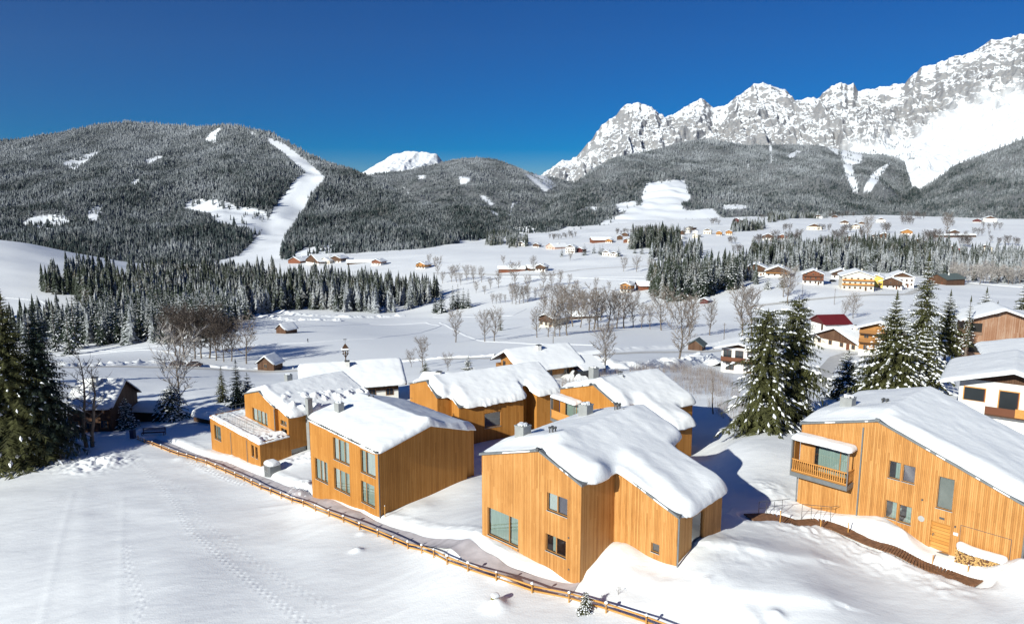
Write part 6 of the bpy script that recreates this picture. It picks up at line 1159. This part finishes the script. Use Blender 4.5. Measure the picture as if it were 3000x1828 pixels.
# lumpy snow of the scrub bank
def bank(pts, w, h, seed, rough=.8):
    W = [gpt(*p)[:2] for p in pts]; V, F, p_, n_, zc = ribbon(W, w, 0, .5); k = 11; V2 = []
    for j in range(k): o = (j / (k - 1) - .5) * w; q = p_ + n_ * o; pr = (1 - (2 * j / (k - 1) - 1) ** 2); V2.append(np.stack([q[:, 0], q[:, 1], gz(q[:, 0], q[:, 1]) + h * pr * (1 + rough * fbm(q[:, 0] / (w * .35), q[:, 1] / (w * .35), 3, seed)) - .06], 1))
    V = np.stack(V2, 1); n = len(p_); idx = np.arange(n * k).reshape(n, k); o = np_mesh('snow_bank', V.reshape(-1, 3), np.stack([idx[:-1, :-1], idx[:-1, 1:], idx[1:, 1:], idx[1:, :-1]], -1).reshape(-1, 4), M_SNOW, smooth_=True); tag(o, kind='structure')
for a in (([(150, 1068), (330, 1072), (520, 1066), (700, 1082), (860, 1078)], 4, .7, 1), ([(180, 1074), (280, 1073), (420, 1066), (560, 1064)], 3.5, .9, 2, 1.2), ([(1150, 1062), (1270, 1052), (1450, 1042)], 3, .5, 3), ([(1640, 1042), (1750, 1034), (1900, 1022), (2100, 1008), (2250, 1000)], 5, .9, 4, .3), ([(160, 1040), (350, 1030), (520, 1036), (640, 1046)], 2, .3, 5, .2),
          ([(150, 1018), (400, 1020), (700, 1022)], 2, .25, 6, .2), ([(700, 1014), (900, 1004), (1100, 992), (1230, 975), (1290, 955), (1250, 945), (1080, 950), (850, 962)], 2.2, .3, 7, .2), ([(1290, 945), (1340, 970), (1420, 1000), (1560, 1008), (1740, 1012)], 2.2, .3, 8, .2), ([(1270, 930), (1500, 925), (1540, 905)], 2.4, .3, 9, .2), ([(1440, 812), (1650, 812), (1900, 822)], 3, .35, 10, .1), ([(1580, 836), (1750, 812), (1890, 812)], 3, .3, 11, .1),
          ([(1700, 1060), (1800, 1075), (1900, 1078), (2050, 1050), (2120, 1075)], 7, 1.0, 12, 1.6), ([(1560, 1140), (1620, 1125), (1700, 1108)], 5, 1.2, 13, 1.8), ([(750, 905), (900, 925), (1020, 930), (1180, 925)], 10, .8, 14, 2.0), ([(740, 920), (860, 940), (1000, 940)], 8, .7, 15, 2.0), ([(0, 870), (120, 880), (160, 900)], 4, .4, 16, .4), ([(2750, 800), (2850, 830), (3000, 842)], 4, .5, 17, .3)): bank(*a)
# ploughed lanes
M_ROAD = simple('packed_snow_road', (.58, .565, .54), .8, .1, .6, bump=.3)
for pts, w_ in (([(-80, 1079), (150, 1077), (350, 1074), (560, 1080), (760, 1088), (880, 1086)], 3.4), ([(1180, 1052), (1450, 1050), (1640, 1050), (1900, 1032), (2250, 1008)], 3.2), ([(2495, 1035), (2450, 1050), (2415, 1090), (2400, 1140)], 3.6), ([(2660, 862), (2720, 838), (2760, 826), (2900, 836)], 4.), ([(2180, 900), (2350, 880), (2500, 868), (2660, 862)], 3.5), ([(1270, 800), (1450, 805), (1620, 806), (1700, 790), (1900, 780)], 4)):
    W = [gpt(*p)[:2] for p in pts]; V, F, *_q = ribbon(W, w_, .05, .8); o = np_mesh('road', V, F, M_ROAD, smooth_=True); tag(o, kind='structure')
# spruces near the camera and in the gardens
def hs(lab, x, y, ytop, rad, seed, d=None, **k):
    X, Y, z = px_base(x, y, d); h = h_from_top(X, Y, z, ytop); return hero_spruce('spruce_tree', lab, (X, Y, z - .2), h, rad * h, seed, **k)
hs('huge dark spruce filling the left edge of the picture', 52, 1352, 836, .27, 1, tiers=58, per=14, seg=7, fine=3, snow=.10, droop=.42, skip=.05, m=M_NEEDLE, group='dark spruces at the left edge')
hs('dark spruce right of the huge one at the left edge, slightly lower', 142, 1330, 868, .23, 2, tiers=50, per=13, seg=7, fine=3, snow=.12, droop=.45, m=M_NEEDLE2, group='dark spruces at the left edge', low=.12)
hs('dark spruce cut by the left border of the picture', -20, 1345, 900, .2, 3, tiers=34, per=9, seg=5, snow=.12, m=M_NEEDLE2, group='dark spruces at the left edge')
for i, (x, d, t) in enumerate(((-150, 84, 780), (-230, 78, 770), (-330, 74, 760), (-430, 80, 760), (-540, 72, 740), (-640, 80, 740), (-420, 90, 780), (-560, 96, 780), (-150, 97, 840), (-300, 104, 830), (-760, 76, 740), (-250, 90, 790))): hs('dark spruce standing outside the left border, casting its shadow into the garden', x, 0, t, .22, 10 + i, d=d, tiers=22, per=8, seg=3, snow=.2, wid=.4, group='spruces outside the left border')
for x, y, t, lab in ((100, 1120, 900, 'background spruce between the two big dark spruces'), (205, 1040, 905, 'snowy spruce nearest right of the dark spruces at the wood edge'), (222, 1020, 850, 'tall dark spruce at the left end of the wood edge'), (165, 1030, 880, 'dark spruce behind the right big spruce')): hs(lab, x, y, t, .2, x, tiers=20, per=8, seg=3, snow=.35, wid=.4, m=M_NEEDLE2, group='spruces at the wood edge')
hs('left spruce of the great snow dusted pair in the middle right', 2232, 1258, 905, .235, 21, tiers=50, per=12, seg=7, fine=3, snow=.36, droop=.5, low=.03, pw=.30, irr=.6, skip=.08, group='great double spruce')
hs('right spruce of the great snow dusted pair in the middle right', 2318, 1240, 872, .22, 22, tiers=48, per=12, seg=7, fine=3, snow=.36, droop=.5, low=.05, pw=.30, irr=.6, skip=.08, group='great double spruce')
hs('broad layered snowy spruce with a narrow top, right of the shaded lane', 2602, 1186, 850, .42, 23, tiers=42, per=12, seg=7, fine=3, snow=.5, droop=.30, low=.02, pw=1.05, group='spruces of the right hand garden')
hs('low snowy spruce at the left foot of the broad layered one', 2478, 1165, 1020, .5, 24, tiers=18, per=10, seg=5, snow=.6, group='spruces of the right hand garden')
hs('half grown snow laden spruce right of the broad layered one', 2700, 1160, 955, .42, 25, tiers=22, per=10, seg=5, snow=.8, group='spruces of the right hand garden')
hs('tallest spruce of the right side, its top reaching up to the plateau', 2692, 1100, 736, .21, 26, tiers=46, per=11, seg=6, fine=2, snow=.36, droop=.45, irr=.45, group='spruces of the right hand garden')
hs('bushy spruce with a brownish lower crown right of the tallest one', 2767, 1062, 848, .3, 27, tiers=28, per=10, seg=5, snow=.22, low=.2, group='spruces of the right hand garden')
hs('very slim spruce between two bushy ones', 2826, 1070, 866, .13, 28, tiers=26, per=7, seg=4, snow=.35, low=.3, group='spruces of the right hand garden')
hs('bushy snow dusted spruce left of the timber house', 2872, 1046, 840, .3, 29, tiers=28, per=10, seg=5, snow=.4, low=.15, group='spruces of the right hand garden')
hs('dark spruce touching the timber house', 2908, 1035, 880, .2, 30, tiers=20, per=9, seg=4, snow=.3, low=.12, group='spruces of the right hand garden')
hs('spruce at the right border below the brown gabled roof', 2990, 925, 790, .24, 31, d=150, tiers=26, per=9, seg=4, snow=.3, group='spruces of the right hand garden')
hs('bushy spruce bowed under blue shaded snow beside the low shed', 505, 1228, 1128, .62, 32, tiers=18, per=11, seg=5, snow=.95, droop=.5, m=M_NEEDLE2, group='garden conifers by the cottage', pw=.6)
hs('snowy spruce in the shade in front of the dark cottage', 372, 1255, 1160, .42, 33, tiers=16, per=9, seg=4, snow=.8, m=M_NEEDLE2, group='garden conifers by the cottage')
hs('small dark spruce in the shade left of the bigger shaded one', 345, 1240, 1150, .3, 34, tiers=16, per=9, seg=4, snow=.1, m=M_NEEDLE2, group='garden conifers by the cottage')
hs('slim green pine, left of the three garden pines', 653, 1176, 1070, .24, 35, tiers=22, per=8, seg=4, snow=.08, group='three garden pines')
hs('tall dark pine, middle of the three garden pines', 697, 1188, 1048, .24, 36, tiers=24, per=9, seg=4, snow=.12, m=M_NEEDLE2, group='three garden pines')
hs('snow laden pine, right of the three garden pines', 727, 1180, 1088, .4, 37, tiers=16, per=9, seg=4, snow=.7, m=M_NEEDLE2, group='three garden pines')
hs('snow dusted garden spruce between cabin and orange gabled chalet', 1372, 1100, 1038, .38, 38, d=116, tiers=18, per=9, seg=4, snow=.7, group='garden conifers')
hs('small conifer in front of the slim bare tree', 1246, 1090, 1050, .45, 39, tiers=12, per=8, seg=3, snow=.1, group='garden conifers')
hs('narrow green pine beside the bare pair on the open field', 1466, 968, 906, .17, 40, tiers=18, per=8, seg=3, snow=.15, group='field conifers')
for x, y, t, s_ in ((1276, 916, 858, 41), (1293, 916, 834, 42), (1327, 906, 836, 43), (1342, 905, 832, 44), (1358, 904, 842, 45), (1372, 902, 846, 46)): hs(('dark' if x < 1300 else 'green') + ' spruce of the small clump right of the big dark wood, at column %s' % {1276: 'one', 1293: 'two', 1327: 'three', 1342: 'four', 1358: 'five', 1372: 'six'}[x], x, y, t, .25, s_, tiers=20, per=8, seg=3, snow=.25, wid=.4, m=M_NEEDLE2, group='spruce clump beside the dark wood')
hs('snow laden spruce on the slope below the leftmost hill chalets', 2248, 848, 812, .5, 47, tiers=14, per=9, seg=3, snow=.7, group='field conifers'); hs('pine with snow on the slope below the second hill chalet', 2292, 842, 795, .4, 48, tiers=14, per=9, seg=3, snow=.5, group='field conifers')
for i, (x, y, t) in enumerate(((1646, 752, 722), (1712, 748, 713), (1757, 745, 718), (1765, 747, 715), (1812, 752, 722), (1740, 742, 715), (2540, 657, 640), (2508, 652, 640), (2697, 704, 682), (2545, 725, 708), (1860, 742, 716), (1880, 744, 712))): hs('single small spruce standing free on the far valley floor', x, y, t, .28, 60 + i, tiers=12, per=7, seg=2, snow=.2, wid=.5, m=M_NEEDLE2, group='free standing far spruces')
hs('little snow covered spruce beside the fence in the foreground', 1716, 1792, 1722, .36, 80, tiers=11, per=8, seg=4, snow=.95, group='foreground plants', wid=.4)
# twiggy shrub in the drift of the big house
L, T = bare_arrays(1.0, .4, 91, nb=9, sub=4, tw=3, twr=.006, low=.05); X, Y, z = gpt(1812, 1740); root = empty('bare_shrub', (X, Y, z), 0, 'small twiggy shrub poking from the drift below the big house', 'shrub'); L.build('stem', M_BARK, root); tri_obj('crown', T, M_TWIG, root); root.scale = (.9, .9, .8)
# ---- cars
def car(lab, x, y, rz, col, d=None, snow=True):
    X, Y, z = px_base(x, y, d); root = empty('parked_car', (X, Y, z + .02), rz, lab, 'car', 'parked cars'); b = MB(); prof = [(-2.1, .3), (2.1, .3), (2.15, .75), (1.3, .95), (.6, 1.42), (-1.3, 1.45), (-2.05, .95)]
    n = len(prof); 
    for s, fl in ((-.82, 0), (.82, 1)): b.face([(p[0], s * (.92 if p[1] > 1.2 else 1), p[1]) for p in (prof if not fl else prof[::-1])][::(-1)])
    for i in range(n): p, q = prof[i], prof[(i + 1) % n]; kp, kq = (.92 if p[1] > 1.2 else 1), (.92 if q[1] > 1.2 else 1); b.face([(p[0], -.82 * kp, p[1]), (q[0], -.82 * kq, q[1]), (q[0], .82 * kq, q[1]), (p[0], .82 * kp, p[1])])
    b.build('body', col, root)
    for sx in (-1.3, 1.35):
        for sy in (-.8, .8): w = MB(); w.tube([(sx, sy - .1, .33), (sx, sy + .1, .33)], .33, 12); o = w.build('wheel', M_DARK, root); r = MB(); r.tube([(sx, sy - .115, .33), (sx, sy + .115, .33)], .18, 10); r.build('rim', M_SILL, o)
    for sy in (-1, 1): g = MB(); g.face([(-1.6, sy * .835, 1.0), (1.0, sy * .835, .98), (.55, sy * .79, 1.34), (-1.25, sy * .79, 1.36)]); g.build('side_window', M_PANE, root)
    g = MB(); g.face([(1.25, -.7, .99), (1.25, .7, .99), (.66, .66, 1.38), (.66, -.66, 1.38)]); g.build('windscreen', M_PANE, root)
    for sy in (-.6, .6): g = MB(); g.box((2.1, sy - .16, .6), (2.17, sy + .16, .75)); g.build('headlight', M_SILL, root)
    return root
car('dark brown car parked at the roadside, left of two by the brown trees', 521, 1072, .2, simple('brown_car_paint', (.05, .025, .02), .3, .05, 1, spec=.6)); car('dark brown car parked at the roadside, right of two by the brown trees', 571, 1074, .1, bpy.data.materials['brown_car_paint'])
car('black car parked behind the snow heaps right of the orange gabled chalet', 1712, 1108, .2, simple('black_car_paint', (.012, .012, .014), .3, .05, 1, spec=.6))
car('dark car parked on the low hill between red brown chalet and cream hotel', 2440, 826, .3, bpy.data.materials['black_car_paint']); car('dark car parked close to the left corner of the cream hotel', 2463, 830, 1.2, bpy.data.materials['brown_car_paint'])
for x, y, h, lab in ((2444, 893, 8.5, 'thin wooden pole on the slope below the cream hotel'), (2350, 868, 7.5, 'thin wooden pole on the slope left of the hotel pole'), (1620, 1046, 7., 'thin wooden pole beside the lane behind the orange gabled chalet'), (2120, 1015, 7.5, 'thin wooden pole between green roofed hut and white balcony house')):
    X, Y, z = gpt(x, y); b = MB(); b.tube([(0, 0, -.5), (0, 0, h)], [.12, .08], 6); b.box((-.6, -.05, h - .6), (.6, .05, h - .5)); o = b.build('utility_pole', M_BARK); o.location = (X, Y, z); tag(o, lab, 'pole', 'utility poles')
# ---- people far out on the field
def person(lab, x, y, h, coat, rz=0, ski=False):
    X, Y, z = gpt(x, y); me = bpy.data.meshes.new('person'); s = h / 1.75
    J = [(0, 0, .95), (0, .01, 1.2), (0, 0, 1.45), (0, .0, 1.55), (0, .03, 1.66), (0, .02, 1.74), (-.1, 0, .9), (-.14, .08, .5), (-.15, -.04, .08), (-.15, .1, .04), (.1, 0, .9), (.13, -.06, .5), (.14, -.16, .08), (.14, -.02, .04), (-.2, 0, 1.42), (-.28, .06, 1.15), (-.26, .26, 1.02), (.2, 0, 1.42), (.29, .02, 1.15), (.27, .22, 1.0)]
    Eg = [(0, 1), (1, 2), (2, 3), (3, 4), (4, 5), (0, 6), (6, 7), (7, 8), (8, 9), (0, 10), (10, 11), (11, 12), (12, 13), (2, 14), (14, 15), (15, 16), (2, 17), (17, 18), (18, 19)]; Rr = [.15, .15, .16, .06, .1, .08, .1, .075, .06, .05, .1, .075, .06, .05, .075, .055, .045, .075, .055, .045]
    me.from_pydata([(a * s, b * s, c * s) for a, b, c in J], Eg, []); me.materials.append(coat); o = bpy.data.objects.new('person', me); COL.objects.link(o); m1 = o.modifiers.new('skin', 'SKIN'); m2 = o.modifiers.new('sub', 'SUBSURF'); m2.levels = m2.render_levels = 1
    for v, r in zip(me.skin_vertices[0].data if me.skin_vertices else [], Rr): v.radius = (r * s, r * s)
    o.location = (X, Y, z); o.rotation_euler = (0, 0, rz); tag(o, lab, 'person'); return o
person('person in dark clothes walking across the far white field', 902, 1004, 1.8, simple('dark_clothes', (.03, .03, .05), .8, .2, 3), 1.2)
b = MB(); b.prism([(-.3, -.3), (.3, -.3), (.3, .3), (-.3, .3)], -.4, 1.15); b.prism([(-.33, -.33), (.33, -.33), (.33, .33), (-.33, .33)], 1.155, 1.25); o = b.build('refuse_bin', simple('dark_blue_plastic', (.02, .03, .07), .5, .1, 2)); X, Y, z = gpt(390, 1284); o.location = (X, Y, z); tag(o, 'dark blue bin standing at the far left end of the rail fence', 'bin')
# wooden slat bench in the shade
X, Y, z = gpt(450, 1275); bn = empty('garden_bench', (X, Y, z), .15, 'reddish wooden slatted bench in the shade behind the start of the fence', 'bench')
b = MB(); [b.box((-1.6, -.3 + .17 * i, .42), (1.6, -.18 + .17 * i, .47)) for i in range(4)]; b.build('seat', M_REDBR, bn); b = MB(); [b.box((-1.6, .42, .6 + .17 * i), (1.6, .46, .7 + .17 * i)) for i in range(3)]; b.build('backrest', M_REDBR, bn)
for sx in (-1.5, 1.5):
    for sy in (-.25, .42): b = MB(); b.box((sx - .05, sy - .04, -.3), (sx + .05, sy + .03, .415 if sy < 0 else 1.0)); b.build('leg', M_REDBR, bn)
# ================================================================== THE AIR
b = MB(); b.box((-9000, -150, -400), (9000, 11000, 2600))
hz = b.build('haze', []); me = hz.data
m, n, l = mat('haze'); v = N(n, 'VolumePrincipled'); o = N(n, 'OutputMaterial'); l.new(v.outputs[0], o.inputs['Volume']); v.inputs['Color'].default_value = (.78, .87, 1, 1); v.inputs['Density'].default_value = 1.0e-5; v.inputs['Anisotropy'].default_value = .3
me.materials.append(m); tag(hz, 'thin pale blue winter air over the whole valley', 'haze', kind='stuff')
